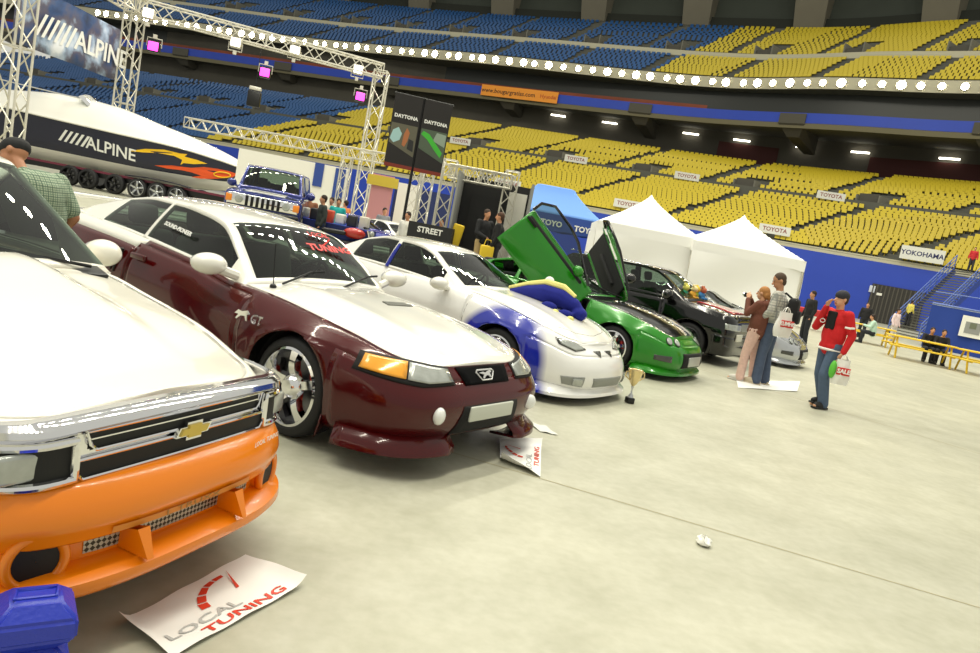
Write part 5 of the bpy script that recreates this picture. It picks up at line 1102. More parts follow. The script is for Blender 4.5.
# ------------------------------------------------------------------ blue SUV on a low platform
mb = MB(); c0 = at(262, 230, 19.6); mb.rbox((c0.x, c0.y+1.8, .15), (3.2, 6, .3), .02); tag(mb.build('display_platform', mat('platform_grey', '8d8b80', .8)), 'low grey platform under the blue off road vehicle', 'platform')
def make_offroad(loc, rz):
    root = thing('suv', 'blue boxy off road vehicle with a chrome slotted grille and amber lamps', 'car', loc, rz); BL = mat('suv_blue', '1b2a78', .18, .3, 1.0); A = [(0, .4, .47), (-2.85, .4, .47)]
    C = Spec(arches=A, xmf=.3, xmr=-3.6, nf=9, nr=9, archw=.94, xf=[(0, .75), (1, .72)], xr=[(0, -4.0), (1, -4.0)], W=[(0, .93), (.5, .96), (.9, .95), (1, .9)], zs=[(-4, 1.2), (-.5, 1.18), (.75, 1.12)], zb=[(-4, .45), (.8, .5)], crown=[(-4, .0), (-.6, .05), (.7, .03)])
    C.part = lambda c, k, v, u: ((None if -3.8 < c.x < -.66 and abs(u) < .9 else 'hood') if k == 0 else ('door' if -1.7 < c.x < -.66 and v > .1 else 'body')); C.mats = {'hood': BL, 'body': BL, 'door': BL}; build_body(root, C)
    G = GH(x0=-.6, x1=-3.9, zb=[(-4, 1.2), (-.5, 1.175)], wb=[(-4, .88), (-.5, .87)], ws=(-.66, -.98), rw=(-3.7, -3.85), zr=[(-3.9, 1.25), (-3.75, 1.8), (-3, 1.86), (-1.3, 1.86), (-1.02, 1.82), (-.6, 1.18)], wr=[(-3.9, .8), (-1, .74), (-.6, .85)], cr=[(-3.9, .02), (-.6, .03)], bow=[(-3.9, 0), (-.6, .05)], sw=[(-.95, -1.75), (-1.85, -2.7), (-2.8, -3.6)], st=(.06, .9))
    greenhouse(root, G, {'roof': BL}); cabin(root, -.65, -3.6, .8, .6, .75, -1.6, -.9, 1.12)
    mb = MB(); mb.rbox((.76, 0, .92), (.06, 1.75, .3), .03); g = mb.build('grille', CHROME, root)
    for k in range(7): mb = MB(); mb.rbox((.79, -.39+.13*k, .92), (.02, .075, .25), .03); mb.build('grille_slot', SEAM, g)
    for s in (-1, 1):
        mb = MB(); mb.lathe([(.001, .06), (.09, .05), (.11, 0)], (.77, s*.58, .93), 'x', 20); mb.build('headlight', LENS, root); mb = MB(); mb.rbox((.75, s*.82, .93), (.09, .17, .2), .03); mb.build('turn_signal', mat('amber_lit', 'f08a1a', .3, 0, .6), root)
        mirror(root, (-.85, s*1.05, 1.3), BL, s, .26, .22)
        for ax in (0, -2.85): make_wheel(root, ax, s, .42, .28, .97, caliper=False, spokes=7)
    mb = MB(); mb.rbox((.82, 0, .62), (.2, 1.85, .24), .05); mb.build('front_bumper', DARK, root); decal(C, root, 'hood_panel_or_sheen', [(-.2, -.5), (.55, -.5), (.55, .5), (-.2, .5)], 'top', WHITEP, .006)  # white patch on the blue hood is a reflection put into the colour
make_offroad((c0.x, c0.y, .3), R(-78))
# ------------------------------------------------------------------ booths along the back
gB = 'white booth trusses'; ta, tb_, tc_ = at(186, 128, 30), at(345, 159, 29), at(512, 191, 27.5)
for q in (ta, tb_, tc_): q.z = 3.55
truss('booth_truss', 'white horizontal booth truss reaching from the boat bow to the middle of the booths', ta, tb_, .38, gB, 26); truss('booth_truss', 'white horizontal booth truss above the black booth and display cars', tb_, tc_, .38, gB, 26)
for px, py, Y, w in ((349, 150, 28.6, 'left of the tall truss tower'), (417, 170, 27.8, 'behind the twin black banner pole'), (428, 180, 27.0, 'beside the display cars'), (447, 185, 20.5, 'at the left front corner of the black booth'), (508, 199, 20.3, 'at the right front corner of the black booth')):
    p = at(px, py, Y); truss('booth_post', 'white truss post '+w, base_of(p), Vector((p.x, p.y, 3.3)), .36, gB)
pa, pb = at(447, 188, 20.4), at(508, 201, 20.2); za = 3.0; pa.z = pb.z = za; truss('booth_truss', 'short white truss over the opening of the black booth', pa, pb, .36, gB, 12)
def panel_wall(name, label, pxa, pxb, Y, z0, z1, m, cat_='partition', th=.06):
    a, b_ = at(pxa, 200, Y), at(pxb, 200, Y); d = b_-a; d.z = 0; r_ = tag(MB().box((0, 0, (z1-z0)/2), (d.length, th, z1-z0)).build(name, m, smooth=False), label, cat_); r_.location = ((a.x+b_.x)/2, (a.y+b_.y)/2, z0); r_.rotation_euler = (0, 0, math.atan2(d.y, d.x)); return r_
PW = mat('panel_white', 'e6e4da', .6); PB_ = mat('panel_blue', '2a4690', .6); GREYP = mat('panel_grey', '8d8e8a', .6); BKP = mat('panel_black', '18181a', .6)
wp1 = panel_wall('partition', 'long white booth partition behind the blue off road vehicle', 232, 345, 33, 0, 3.1, PW)
MB().box((1.15, -.06, 2.6), (.4, .05, 1.0)).build('blue_panel', PB_, wp1, smooth=False); MB().box((2.1, -.06, 2.3), (.45, .05, 1.5)).build('blue_panel', PB_, wp1, smooth=False)
pk = panel_wall('display_board', 'pink display board with a yellow header behind the tall truss tower', 369, 391, 30, 0, 3.0, mat('panel_pink', 'c58a8e', .6)); MB().box((0, -.08, 2.75), (1.25, .08, .4)).build('header', mat('panel_yellow', 'c9b13c', .6), pk, smooth=False); panel_wall('partition', 'dark blue booth wall behind the display cars', 393, 452, 32, 0, 2.8, mat('panel_navy', '1c2a5c', .6))
stg = at(481, 240, 18.9); tag(MB().rbox((stg.x+.1, stg.y+.6, .19), (2.2, 3.2, .38), .02).build('stage', BKP), 'low black stage inside the truss booth', 'stage')
bb = thing('black_booth', 'black walled booth with grey side panels on the low stage', 'booth', (stg.x+.1, stg.y, .38)); MB().box((0, 1.9, 1.3), (1.9, .06, 2.6)).build('back_wall', BKP, bb, smooth=False)
for s in (-1, 1): MB().box((s*.95, 1.0, 1.3), (.06, 1.8, 2.6)).build('side_wall', GREYP, bb, smooth=False)
MB().box((-.2, 1.82, 1.1), (.9, .05, 2.1)).build('door_panel', mat('panel_ink', '0c0c0e', .5), bb, smooth=False); MB().box((.62, 1.8, 1.3), (.5, .05, 2.2)).build('light_panel', PW, bb, smooth=False)
person('man in a dark jacket and khaki trousers standing inside the black booth', (at(482, 240, 18.8).x, 18.8, .38), R(-50), 1.76, dict(wrR=(.26, -.1, 1.06), elR=(.06, -.25, 1.14)), 'c08a68', '1c1d20', 'b39a6c', '3a2a20', detail=False, voxel=.016)
person('person in black with a yellow bag standing at the black booth', (at(496, 244, 18.4).x, 18.4, .38), R(175), 1.74, None, 'c08a68', '131315', '17171a', '4a3020', detail=False, voxel=.016)
yb = at(488, 244, 18.15); r_ = thing('carrier_bag', 'yellow bag held between the two people at the black booth', 'bag', (yb.x, yb.y, .95), .3); MB().rbox((0, 0, .16), (.34, .12, .32), .04).build('sack', mat('bag_yellow', 'e2c02a', .6), r_); MB().tube([(-.1, 0, .3), (-.06, 0, .46), (.06, 0, .46), (.1, 0, .3)], .012, 6).build('handle', mat('bag_yellow', 'e2c02a', .6), r_)
yf = at(454, 236, 19.2); r_ = thing('barrier', 'yellow folding sign leaning at the left post of the black booth', 'sign', (yf.x, yf.y, .0), .4); MB().rbox((0, 0, 1.0), (.3, .08, 1.3), .04, rot=(.1, .12, 0)).build('board', mat('bag_yellow', 'e2c02a', .6), r_); MB().box((0, .1, .35), (.3, .3, .7)).build('foot', DARK, r_)
# display cars at the booth
make_coupe((at(433, 214, 26).x, 24.8, 0), R(-40), 'white display car under the booth truss left of the black booth', WHITEP, group='display cars in the booths', detail='integra'); make_coupe((at(398, 214, 25).x, 23.6, 0), R(-35), 'dark blue display car behind the twin black banners', BLUEP, group='display cars in the booths', detail='integra')
bx = at(432, 226, 19); r_ = thing('sign_box', 'low black sign board with white lettering in front of the display cars', 'sign', (bx.x, bx.y, 0), R(-6)); MB().box((0, 0, .75), (1.15, .3, 1.5)).build('box', BKP, r_, smooth=False); text_mb('STREET', .2, frame_M((0, -.155, 1.33), (1, 0, 0), (0, 0, 1)), .003, bold=.006).build('lettering', mat('letter_white', 'e6e6e2', .5), r_)
# draped table with parts on it
tbp = at(334, 222, 21); tbl = thing('table', 'table under a dark blue cloth behind the maroon coupe', 'table', (tbp.x, tbp.y, 0), R(-8)); MB().rbox((0, 0, .98), (2.3, .8, .04), .01).build('tabletop', BLUEW, tbl); mb = MB(); mb.grid(lambda u, v: ((lambda a: (1.16*max(-1, min(1, 1.35*math.cos(a))), .41*max(-1, min(1, 1.35*math.sin(a)))))(2*PI*u)+(lerp(.02, 1.0, v),))[:3], 64, 6); mb.build('tablecloth', mat('cloth_navy', '232f66', .9), tbl)
for k, (x, c, nm) in enumerate(((-.9, 'b8b7ae', 'silver engine part'), (-.55, '2a2a2a', 'black box'), (-.15, 'c9482a', 'red carton'), (.2, 'd9d6cc', 'white carton'), (.55, '252528', 'black speaker'), (.9, 'c7c3b5', 'grey carton'))):
    r_ = MB().rbox((0, 0, .14), (.26, .3, .28+.05*(k % 3)), .04).build('carton' if 'carton' in nm else 'display_box', mat('goods_'+c, c, .5)); r_.location = Vector((tbp.x, tbp.y, 1.02))+Matrix.Rotation(R(-8), 3, 'Z') @ Vector((x, -.05, 0)); tag(r_, nm+' on the blue draped table', 'box')
# ------------------------------------------------------------------ tents
def tent(label, px_c, py, Y, w, dep, ze, zp, m, val, mv, rz, wall=None, txt=None, ridge=0.0, group=None, catn='tent'):
    c = at(px_c, py, Y); r_ = thing('canopy_tent', label, catn, (c.x, c.y+dep/2, 0), rz, group); h, k = w/2, dep/2; n = 14
    def top(a, b_): e = max(abs(a), abs(b_)); q = max(0, (e-ridge)/(1-ridge)); return lerp(zp, ze, q**.78)
    mb = MB(); mb.grid(lambda u, v: ((-1+2*u)*h, (-1+2*v)*k, top(-1+2*u, -1+2*v)), 2*n, 2*n); o = mb.build('canopy', m, r_, angle=25); o.modifiers.new('s', 'SOLIDIFY').thickness = .01
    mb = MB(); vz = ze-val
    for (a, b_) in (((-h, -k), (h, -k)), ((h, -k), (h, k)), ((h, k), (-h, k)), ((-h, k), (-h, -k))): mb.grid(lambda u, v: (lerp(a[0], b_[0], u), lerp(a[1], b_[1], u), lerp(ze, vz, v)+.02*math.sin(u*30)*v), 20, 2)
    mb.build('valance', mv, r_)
    for (a, b_) in ((-h, -k), (h, -k), (h, k), (-h, k)): MB().tube([(a*.98, b_*.98, 0), (a*.98, b_*.98, ze)], .03, 8).build('leg', ALU, r_)
    if wall:
        for (a, b_) in wall:
            A = Vector((a[0]*h, a[1]*k)); B = Vector((b_[0]*h, b_[1]*k)); mb = MB(); mb.grid(lambda u, v: (lerp(A.x, B.x, u)+.03*math.sin(u*17+v*2), lerp(A.y, B.y, u)-.06*math.sin(u*11)*(.3+v)*.8-.04*math.sin(v*7+u*4), lerp(vz+.02, .05, v)-.0*math.sin(PI*u)), 30, 12); mb.build('side_wall', m, r_)
    if txt:
        for (x, z, s, side) in txt: text_mb('TOYO', s, frame_M((x*h, -k-.03, z), (1, 0, 0), (0, 0, 1)), .003, bold=.01).build('lettering', mat('letter_white', 'e6e6e2', .5), r_)
    return r_
TW = mat('tent_white', 'fbfaf5', .8); gW = 'white tents behind the cars'
tent('white peaked tent with side walls behind the black pickup', 643, 280, 21.0, 3.0, 3, 2.5, 3.6, TW, .28, TW, R(-3), [((-1, -1), (1, -1)), ((-1, -1), (-1, 1))], group=gW)
tent('white peaked tent with side walls behind the man with the backpack', 744, 290, 20.6, 3.1, 3, 2.45, 3.5, TW, .28, TW, R(-3), [((-1, -1), (1, -1)), ((1, -1), (1, 1))], group=gW)
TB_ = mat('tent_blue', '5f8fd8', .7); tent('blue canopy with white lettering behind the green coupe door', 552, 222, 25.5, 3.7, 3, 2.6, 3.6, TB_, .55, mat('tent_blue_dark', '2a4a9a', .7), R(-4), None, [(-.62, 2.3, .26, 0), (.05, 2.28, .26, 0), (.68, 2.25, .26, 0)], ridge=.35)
# ------------------------------------------------------------------ right side: gate, stairs, draped platform, tables
tsW = [p[0] for p in param(WF, .4)]
def wall_at(px, z=2.0): t = min(tsW, key=lambda t: abs(in_view((cat(WF, t).x, cat(WF, t).y, z-.4))[0]-px)); p = cat(WF, t); o_ = outward(WF, t); return p-o_*.12, math.atan2(-o_.x, o_.y)
p, a = wall_at(896); gt = thing('gate', 'dark slatted roll up gate in the blue wall', 'gate', (p.x, p.y, 0), a); MB().box((0, 0, 1.95), (4.9, .1, 3.9)).build('curtain', mat('gate_dark', '2f2c28', .7), gt, smooth=False); mb = MB()
for k in range(13): mb.box((-2.3+.385*k, -.08, 1.95), (.12, .06, 3.8))
mb.build('slat', mat('gate_slat', '4a463e', .6), gt); MB().box((-1.6, -.12, 2.9), (.5, .04, .25)).build('notice', PW, gt)
p, a = wall_at(871); r_ = MB().rbox((0, 0, .25), (.55, .12, .7), .03).build('switch_box', mat('box_pale', 'c9cdd8', .5)); r_.location = (p.x, p.y, 3.05); r_.rotation_euler = (0, 0, a); tag(r_, 'small pale switch box on the blue wall left of the gate', 'switch box')
s0 = at(903, 332, 50); s1 = at(972, 262, 52.5); s0.z = 0; rise = 5.2; d = s1-s0; d.z = 0; st = thing('staircase', 'blue railed staircase climbing to the yellow seats', 'stairs', s0, math.atan2(d.y, d.x)); L = d.length; n = 28
mb = MB()
for k in range(n): mb.box((L*(k+.5)/n, 0, rise*(k+.7)/n), (L/n*1.05, 2.2, .07))
mb.build('tread', CONCD, st, smooth=False); STB = mat('stair_blue', '24419a', .5)
for s in (-1, 1):
    MB().prism([(0, 0), (.5, 0), (L+.3, rise-.2), (L, rise+.1)], -.05, .05, M=Matrix.Translation((0, s*1.12, 0)) @ Matrix.Rotation(PI/2, 4, 'X')).build('stringer', STB, st, smooth=False)
    mb = MB()
    for hh in (.45, .75, 1.05): mb.tube([(0, s*1.12, hh), (L, s*1.12, rise+hh)], .035, 6)
    for k in range(11): mb.tube([(L*k/10, s*1.12, rise*k/10), (L*k/10, s*1.12, rise*k/10+1.05)], .035, 6)
    mb.build('railing', mat('rail_blue_grey', '5a6fb0', .4), st)
c1 = at(921, 346, 40); c1.z = 0; dp = thing('draped_platform', 'raised platform hung with dark blue cloth behind the yellow picnic tables', 'platform', c1, R(-31)); mb = MB()
mb.grid(lambda u, v: (14*u, .06*math.sin(u*60)*(1-v), 2.3*v), 80, 4); mb.grid(lambda u, v: (0, 6*u, 2.3*v), 20, 4); mb.build('drape', mat('drape_blue', '243f8e', .9), dp); MB().box((7, 3, 2.32), (14, 6, .06)).build('deck', mat('platform_edge', 'a9b4c9', .6), dp); mb = MB(); mb.tube([(0, 0, 2.38), (14, 0, 2.38)], .05, 6); mb.tube([(0, .2, 3.0), (14, .2, 3.3)], .03, 6); mb.build('rail', mat('rail_blue_grey', '5a6fb0', .4), dp)
sg = thing('sign', 'white sign with a grey emblem hung on the blue draped platform', 'sign', c1+Matrix.Rotation(R(-31), 3, 'Z') @ Vector((1.5, -.12, .95)), R(-31)); MB().box((1.6, 0, .55), (3.2, .04, 1.1)).build('panel', PW, sg, smooth=False); mb = MB(); mb.box((.55, -.03, .5), (.7, .02, .6)); mb.build('emblem', GREYP, sg, smooth=False); mb = MB(); mb.box((.55, -.045, .62), (.3, .02, .3)); mb.build('emblem_mark', mat('olive', '6a6f5a', .6), sg, smooth=False)
mb = text_mb('BIG WHEELS', .3, frame_M((2.2, -.03, .65), (1, 0, 0), (0, 0, 1)), .004, bold=.008); t2_ = text_mb('STORAGE', .24, frame_M((2.1, -.03, .3), (1, 0, 0), (0, 0, 1)), .004, bold=.006); mb.add(t2_.v, t2_.f); mb.build('lettering', mat('ink_black', '1a1a22', .6), sg)
PY = mat('picnic_yellow', 'e0bd2e', .5, noise=.1, scale=10)
def picnic(px, py, Y, rz, label):
    p = at(px, py, Y); r_ = thing('picnic_table', label, 'picnic table', (p.x, p.y, 0), rz, 'yellow picnic tables by the blue wall')
    MB().rbox((0, 0, .75), (2.3, .75, .05), .015).build('tabletop', PY, r_)
    for s in (-1, 1): MB().rbox((0, s*.75, .45), (2.3, .27, .05), .015).build('bench', PY, r_)
    for s in (-1, 1):
        mb = MB(); x = s*.85; mb.tube([(x, -.62, 0), (x, -.2, .73)], .035, 6); mb.tube([(x, .62, 0), (x, .2, .73)], .035, 6); mb.tube([(x, -.85, .42), (x, .85, .42)], .035, 6); mb.build('leg_frame', PY, r_)
picnic(921, 350, 26, R(-18), 'yellow picnic table in front of the draped platform where two dark clad people sit'); picnic(864, 333, 32, R(-20), 'yellow picnic table behind the man in the red jacket'); picnic(990, 372, 25, R(-16), 'yellow picnic table under the white emblem sign')
SIT = dict(pel=(0, 0, .5), hipL=(0, .09, .5), hipR=(0, -.09, .5), kneeL=(.42, .12, .5), kneeR=(.42, -.12, .5), ankL=(.40, .12, .09), ankR=(.40, -.12, .09), toeL=(.56, .14, .03), toeR=(.56, -.14, .03), chest=(.05, 0, .83), neck=(.1, 0, 1.02), head=(.16, 0, 1.17), shL=(.07, .185, .97), shR=(.07, -.185, .97), elL=(.18, .24, .74), elR=(.18, -.24, .74), wrL=(.42, .12, .78), wrR=(.42, -.12, .78))
def bystander(label, px, py, Y, rz, h=1.72, top='1a1a1c', pants='23252c', hair='2a1d16', pose=None, z=None, **k): p = at(px, py, Y); return person(label, (p.x, p.y, 0 if z is None else z), rz, h, pose, 'c08a68', top, pants, hair, detail=False, voxel=.02, **k)
bystander('person in black seated at the picnic table, nearer the staircase', 927, 348, 26.9, R(-106), pose=SIT, top='151517'); bystander('person in black seated at the picnic table, nearer the emblem sign', 938, 352, 26.7, R(-106), pose=SIT, top='1d1d22')
bystander('person in a pale green top seated at the table behind the red jacket', 873, 332, 31.2, R(160), pose=SIT, top='b9d6c4'); bystander('person in black standing by the blue wall left of the gate', 863, 325, 36, R(-120), top='17171b'); bystander('person in white and pink standing at the foot of the staircase', 893, 332, 36, R(-60), top='e6cfd0', pants='c9c2bd')
bystander('person in a yellow top climbing the blue staircase', 908, 318, 50.6, R(20), top='cdbf5a', pants='1d1d22', z=.75)
bystander('person in a red top standing high on the staircase', 972, 262, 52.4, R(-120), top='b8262a', pants='2a2a30', z=5.2)
bystander('person in a dark coat near the blue off road vehicle', 322, 214, 20.5, R(-150), top='2d3430', pants='22304f'); bystander('person in a brown top near the blue off road vehicle', 309, 208, 22, R(100), top='8a5a3c', pants='3d5580'); bystander('person in a turquoise top behind the draped table', 338, 208, 23.5, R(-80), top='1fa8a4', pants='22252c'); bystander('person in a pale shirt by the draped table', 331, 207, 24.5, R(-100), top='d8cfc0', pants='22252c')
bystander('person in a white shirt beside the blue canopy', 516, 236, 20.5, R(170), top='e4e2dc', pants='3a3f4c'); bystander('person in a black shirt half hidden by the white tent', 805, 330, 23.2, R(-170), top='161618', pants='22252c')
rt_ = thing('table', 'red topped table at the blue wall behind the man in the red jacket', 'table', (at(815, 322, 34).x, 34, 0), R(-16)); MB().rbox((0, 0, .8), (2.4, .8, .3), .04).build('tabletop', mat('table_red', 'b3262a', .6), rt_)
for sx in (-1, 1):
    for sy in (-1, 1): MB().tube([(sx*1.1, sy*.33, 0), (sx*1.1, sy*.33, .7)], .03, 6).build('leg', ALU, rt_)
# ------------------------------------------------------------------ things on the floor and on the hoods
tp = onfloor(629, 403); tr_ = thing('trophy', 'gold cup trophy on a black base standing between two cars', 'trophy', (tp.x, tp.y, 0), .3); GOLD = mat('trophy_gold', 'e0cc98', .25, .85)
MB().rbox((0, 0, .035), (.09, .09, .07), .012).build('base', DARK, tr_); MB().lathe([(.035, .07), (.03, .09), (.012, .12), (.010, .17), (.018, .19), (.014, .21)], n=20).build('stem', SILVERPAINT, tr_); MB().lathe([(.012, .2), (.04, .235), (.068, .30), (.085, .385), (.088, .395), (.08, .39), (.06, .3), (.01, .24)], n=28).build('cup', GOLD, tr_)
for s in (-1, 1): MB().tube([(s*.07, 0, .36), (s*.115, 0, .365), (s*.12, 0, .31), (s*.06, 0, .27)], .008, 6).build('handle', GOLD, tr_)
VW = mat('vinyl_white', 'f3f2ee', .5); RV2 = mat('red_print', 'd83a1e', .5); GV = mat('grey_print', 'b9bab8', .5)
def floor_banner(corners, label, ztop=.012, curl=.05):
    """corners: bottom-left, bottom-right, top-right, top-left of the printed sheet"""
    c = [Vector((p[0], p[1], 0)) for p in corners]; o = sum(c, Vector())/4; r_ = thing('floor_banner', label, 'banner', (o.x, o.y, 0)); c = [p-o for p in c]
    def S(u, v): return c[0].lerp(c[1], u).lerp(c[3].lerp(c[2], u), v)
    def Z(u, v): return ztop+curl*(max(0, .12-u)/.12)**2*v+curl*.8*(max(0, u-.88)/.12)**2*(1-v)+.006*math.sin(u*9+v*4)**2
    def F(u, v, e=0): q = S(u, v); return Vector((q.x, q.y, Z(u, v)+e))
    mb = MB(); mb.grid(lambda u, v: F(u, v), 24, 10); mb.build('sheet', VW, r_); m1 = MB()
    for k in range(5):
        a0 = PI*(.97-.098*k); a1 = a0-PI*.082; q = []
        for (a, rr) in ((a0, 1), (a1, 1), (a1, 1.24-.03*k), (a0, 1.24-.02*k)): q.append(F(.70+rr*math.cos(a)*.27, .40+rr*math.sin(a)*.42, .003))
        m1.add(q, [(0, 1, 2, 3)])
    MB().add([F(.655, .50, .003), F(.68, .50, .003), F(.76, .90, .003)], [(0, 1, 2)]).build('gauge_needle', RV2, r_, smooth=False)
    t = text_mb('TUNING', 1, Matrix.Identity(4), 0, 0, 'LEFT', .02); mx = max(v[0] for v in t.v); m3_ = MB(); m3_.add([F(.24+v[0]/mx*.62, .10+v[1]*.17, .003) for v in t.v], t.f); m1.build('gauge_print', RV2, r_, smooth=False); m3_.build('red_lettering', RV2, r_, smooth=False)
    t = text_mb('LOCAL', 1, Matrix.Identity(4), 0, 0, 'LEFT', .02); mx = max(v[0] for v in t.v); m2_ = MB(); m2_.add([F(.06+v[0]/mx*.52, .28+v[1]*.2, .003) for v in t.v], t.f); m2_.build('grey_lettering', GV, r_, smooth=False)
fb = [onfloor(*q) for q in ((172, 660), (305, 586), (245, 557), (116, 628))]
floor_banner(fb, 'white vinyl banner with a red gauge print on the floor before the orange bumper')
fb = [onfloor(*q) for q in ((540, 478), (541, 446), (499, 440), (500, 463))]
floor_banner(fb, 'small white vinyl banner with a red gauge print on the floor before the maroon coupe', curl=.07)
def sheet(pts, m, label, name='paper_sheet', z=.006):
    q = [onfloor(*p) for p in pts]; mb = MB(); n = 6; o = sum(q, Vector())/4; mb.grid(lambda u, v: (lambda p: (p.x-o.x, p.y-o.y, z+.008*math.sin(u*5+v*3)**2))(q[0].lerp(q[1], u).lerp(q[3].lerp(q[2], u), v)), n, n); return tag(mb.build(name, m, loc=(o.x, o.y, 0)), label, 'paper')
sheet([(526, 422), (546, 427), (558, 436), (540, 432)], mat('paper_grey', 'cfcfc8', .6), 'flat grey printed paper on the floor beyond the small white banner'); sheet([(736, 380), (800, 382), (797, 392), (738, 388)], VW, 'white sheet on the floor under the couple beside the black pickup')
tq = onfloor(703, 545); mb = MB(); rnd = random.Random(5); mb.ball((0, 0, .02), (.09, .1, .045), 16, 8); mb.v = [(x*(1+rnd.uniform(-.25, .25)), y*(1+rnd.uniform(-.25, .25)), max(0, z*(1+rnd.uniform(-.3, .6)))) for x, y, z in mb.v]; tag(mb.build('crumpled_paper', mat('paper_white', 'efeee6', .6), loc=tq), 'crumpled scrap of white paper alone on the open floor', 'litter')
# blue moulded plastic weight at the truck's corner
bp_ = at(36, 600, 1.98); bw = thing('plastic_weight', 'blue moulded plastic barrier weight at the corner of the orange bumper', 'barrier weight', (bp_.x, bp_.y, 0), R(35)); BPL = mat('blue_plastic', '2436b0', .35, bump=.15, scale=60)
def hexlobe(z0, z1, w, d):
    mb = MB(); bm = bmesh.new(); bmesh.ops.create_cube(bm, size=1)
    for v in bm.verts: v.co = Vector((v.co.x*w, v.co.y*d, v.co.z*(z1-z0)))
    bmesh.ops.bevel(bm, geom=[e for e in bm.edges if abs(e.verts[0].co.z-e.verts[1].co.z) < 1e-4], offset=.045, segments=1, affect='EDGES'); bmesh.ops.bevel(bm, geom=bm.edges[:], offset=.009, segments=2, affect='EDGES'); bm.verts.index_update(); mb.add([v.co+Vector((0, 0, (z0+z1)/2)) for v in bm.verts], [[v.index for v in f.verts] for f in bm.faces]); bm.free(); return mb
ztop = bp_.z+.02
hexlobe(ztop-.15, ztop, .21, .19).build('upper_lobe', BPL, bw); hexlobe(ztop-.32, ztop-.14, .20, .18).build('lower_lobe', BPL, bw); hexlobe(0, max(.1, ztop-.3), .20, .18).build('foot', BPL, bw)
mb = MB(); mb.tube([(-.055+.11*min(1, max(0, (k % 16)/7.5-.0)) if k < 8 else .055-.11*((k-8)/7.5), -.025 if k < 8 else .025, ztop+.001) for k in range(16)], .005, 5, closed=True); mb.build('moulded_label', BPL, bw)
# plush dragon on the white hood
wc = bpy.data.objects['car.001']; Mw = Matrix.Translation(wc.location) @ Matrix.Rotation(wc.rotation_euler.z, 4, 'Z')
pp = Mw @ Vector((-.12, .12, .90)); pr_ = thing('plush_toy', 'large blue plush creature with a yellow crest lying on the white hood', 'plush toy', pp, wc.rotation_euler.z+R(8)); PBm = mat('plush_blue', '151f80', .95, noise=.2, scale=60); PYm = mat('plush_yellow', 'e8e08a', .95)
mb = MB()
pts = [(-.62, .05, .03), (-.45, .04, .05), (-.25, .02, .09), (0, 0, .12), (.22, 0, .11), (.38, 0, .06), (.47, 0, .01)]; rr = [.02, .05, .09, .125, .12, .09, .06]
for i in range(6): cap_(mb, pts[i], pts[i+1], rr[i], rr[i+1], 12)
mb.ball((.47, -.01, -.02), (.2, .2, .16)); mb.ball((.15, -.17, .0), (.22, .12, .12)); mb.ball((.36, -.15, -.04), (.2, .12, .1)); mb.ball((.2, .16, .0), (.22, .12, .12)); fuse(mb, .014, 'body', PBm, pr_, 3)
mb = MB(); mb.tube([(-.5, .04, .1), (-.25, .02, .19), (0, 0, .255), (.22, 0, .24), (.38, 0, .16)], [.02, .035, .045, .045, .03], 8); mb.build('crest', PYm, pr_)
for p_ in ((.26, -.22, -.04), (.45, -.2, -.08)): MB().ball(p_, (.09, .08, .07)).build('foot', PYm, pr_)
MB().ball((-.02, .1, .27), (.12, .12, .12)).build('pompom', mat('plush_white', 'f2f0ea', .95), pr_)
# little toys along the base of the black pickup's windscreen
Ms = Matrix.Translation(SUV.location) @ Matrix.Rotation(SUV.rotation_euler.z, 4, 'Z')
for k, (x, y, c1_, c2_, nm) in enumerate(((-.38, -.5, '2f8f6a', 'd8d26a', 'green and pale yellow'), (-.28, -.3, 'd9a33a', 'e8d8a0', 'orange and cream'), (-.30, -.1, '8fae3a', 'e2c23a', 'lime and yellow'), (-.24, .12, '3a78b0', 'b86a4a', 'blue and brown'), (-.34, .32, '2a9a9a', 'e8e8e0', 'teal and white'))):
    p_ = Ms @ Vector((x, y, 1.09)); r_ = thing('soft_toy', nm+' soft toy sitting on the hood of the black pickup', 'soft toy', p_, SUV.rotation_euler.z, 'soft toys on the black hood'); mb = MB(); mb.ball((0, 0, .07), (.15, .16, .17)); mb.ball((.05, -.07, .03), (.14, .06, .06)); mb.ball((.05, .07, .03), (.14, .06, .06)); mb.build('body', mat('toy_'+c1_, c1_, .9), r_)
    mb = MB(); mb.ball((.02, 0, .19), (.13, .13, .12)); mb.ball((0, -.055, .25), (.04, .05, .06)); mb.ball((0, .055, .25), (.04, .05, .06)); mb.build('head', mat('toy_'+c2_, c2_, .9), r_)

# more of the booth row between the boat and the black booth
bystander('person in a white shirt behind the dark blue display car', 407, 224, 21.5, R(-120), top='dedcd2', pants='2a2d38'); bystander('person in a grey top beside the pink display board', 384, 215, 26, R(-60), top='7d7f84', pants='23252c'); bystander('person in an orange top between the blue vehicle and the draped table', 345, 212, 26.5, R(150), top='c8743a', pants='30343f'); bystander('person in a navy shirt behind the left post of the black booth', 441, 226, 23.5, R(-90), top='22305c', pants='23252c')
mo = at(352, 222, 20.3); mk = thing('motorcycle', 'black motorcycle with a red tank parked by the draped table', 'motorcycle', (mo.x, mo.y, 0), R(20))
for x in (-.7, .7): mb = MB(); mb.tube([(x+.3*math.cos(a*PI/14), 0, .34+.3*math.sin(a*PI/14)) for a in range(28)], .05, 8, closed=True); mb.build('tyre', RUBBER, mk); mb = MB(); mb.lathe([(.001, -.03), (.25, -.02), (.25, .02), (.001, .03)], (x, 0, .34), 'y', 24); mb.build('rim', SILVERPAINT, mk)
MB().rbox((-.05, 0, .45), (.6, .28, .36), .08).build('engine', DARK, mk); mb = MB(); mb.ball((.12, 0, .86), (.62, .32, .3)); mb.build('fuel_tank', mat('tank_red', 'b0281e', .25, 0, .5), mk); mb = MB(); mb.rbox((-.45, 0, .82), (.65, .26, .12), .05); mb.build('saddle', DARK, mk)
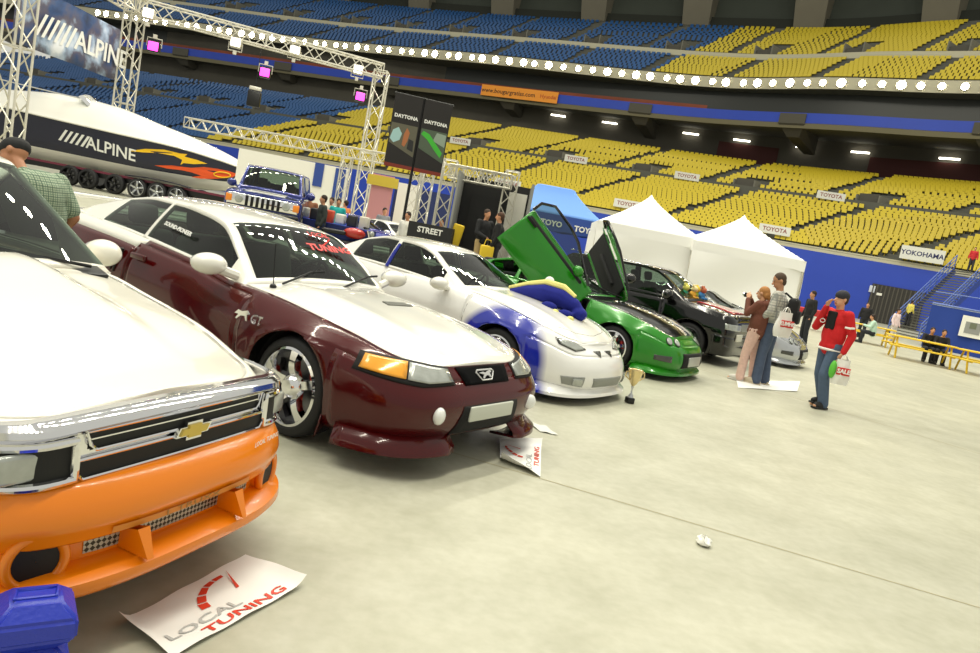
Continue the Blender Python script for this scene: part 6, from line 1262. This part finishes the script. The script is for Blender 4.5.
mb = MB(); mb.tube([(.7, .1, .34), (.45, .1, 1.0)], .03, 8); mb.tube([(.7, -.1, .34), (.45, -.1, 1.0)], .03, 8); mb.build('fork', CHROME, mk); mb = MB(); mb.tube([(.3, -.36, 1.05), (.45, -.2, 1.06), (.45, .2, 1.06), (.3, .36, 1.05)], .018, 8); mb.build('handlebar', DARK, mk); mb = MB(); mb.ball((.58, 0, .92), (.16, .18, .18)); mb.build('headlight', LENS, mk)
panel_wall('partition', 'white booth partition with nothing on it right of the tall truss tower', 396, 416, 31.5, 0, 2.9, PW); panel_wall('partition', 'low blue partition at the foot of the tall truss tower', 356, 372, 24, 0, 1.25, PB_)
# ------------------------------------------------------------------ camera, light, view
cam = bpy.data.cameras.new('camera'); co = bpy.data.objects.new('camera', cam); COL.objects.link(co)
cam.sensor_fit = 'HORIZONTAL'; cam.sensor_width = 36.0; cam.lens = 36.0*FPX/980; cam.clip_start = .05; cam.clip_end = 600
fw = Vector((0, math.cos(PITCH), -math.sin(PITCH))); upv = Vector((0, math.sin(PITCH), math.cos(PITCH))); rt = Vector((1, 0, 0))
rx = rt*math.cos(ROLL)+upv*math.sin(ROLL); uy = upv*math.cos(ROLL)-rt*math.sin(ROLL)
mw = Matrix((rx, uy, -fw)).transposed().to_4x4(); mw.translation = (0, 0, CAMH); co.matrix_world = mw; SC.camera = co
SC.view_settings.view_transform = 'Standard'; SC.view_settings.look = 'None'; SC.view_settings.gamma = 1.0; SC.view_settings.exposure = EXPO
w = bpy.data.worlds.new('arena_air'); SC.world = w; w.use_nodes = True; bg = w.node_tree.nodes['Background']; bg.inputs[0].default_value = lin('d2d1c6'); bg.inputs[1].default_value = AMB
def area(name, loc, size, power, target=(0, 0, 0), col='fff4dc'):
    l = bpy.data.lights.new(name, 'AREA'); l.shape = 'RECTANGLE'; l.size, l.size_y = size; l.energy = power; l.color = lin(col)[:3]
    o = bpy.data.objects.new(name, l); COL.objects.link(o); o.location = loc; d = Vector(target)-Vector(loc); o.rotation_euler = d.to_track_quat('-Z', 'Y').to_euler(); return o
# roof lamps of the arena: rows of lamps high over the floor, and two banks aimed at the stands
def disc(name, loc, size, power, target, col='fdf9e6'):
    l = bpy.data.lights.new(name, 'AREA'); l.shape = 'DISK'; l.size = size; l.energy = power; l.color = lin(col)[:3]; o = bpy.data.objects.new(name, l); COL.objects.link(o); o.location = loc; o.rotation_euler = (Vector(target)-Vector(loc)).to_track_quat('-Z', 'Y').to_euler(); return o
for o_ in (-13, 0, 13):
    for k in range(25):
        q = -34+2.7*k; x = .5+.546*q+.838*o_; y = 25.6+.838*q-.546*o_; disc('roof_lamp', (x, y, 34), 1.25, ROOFP, (x, y, 0))
for k in range(6): disc('stand_lamp', (-50+22*k, 45, 58), 3, STANDP, (-45+22*k, 118, 18))
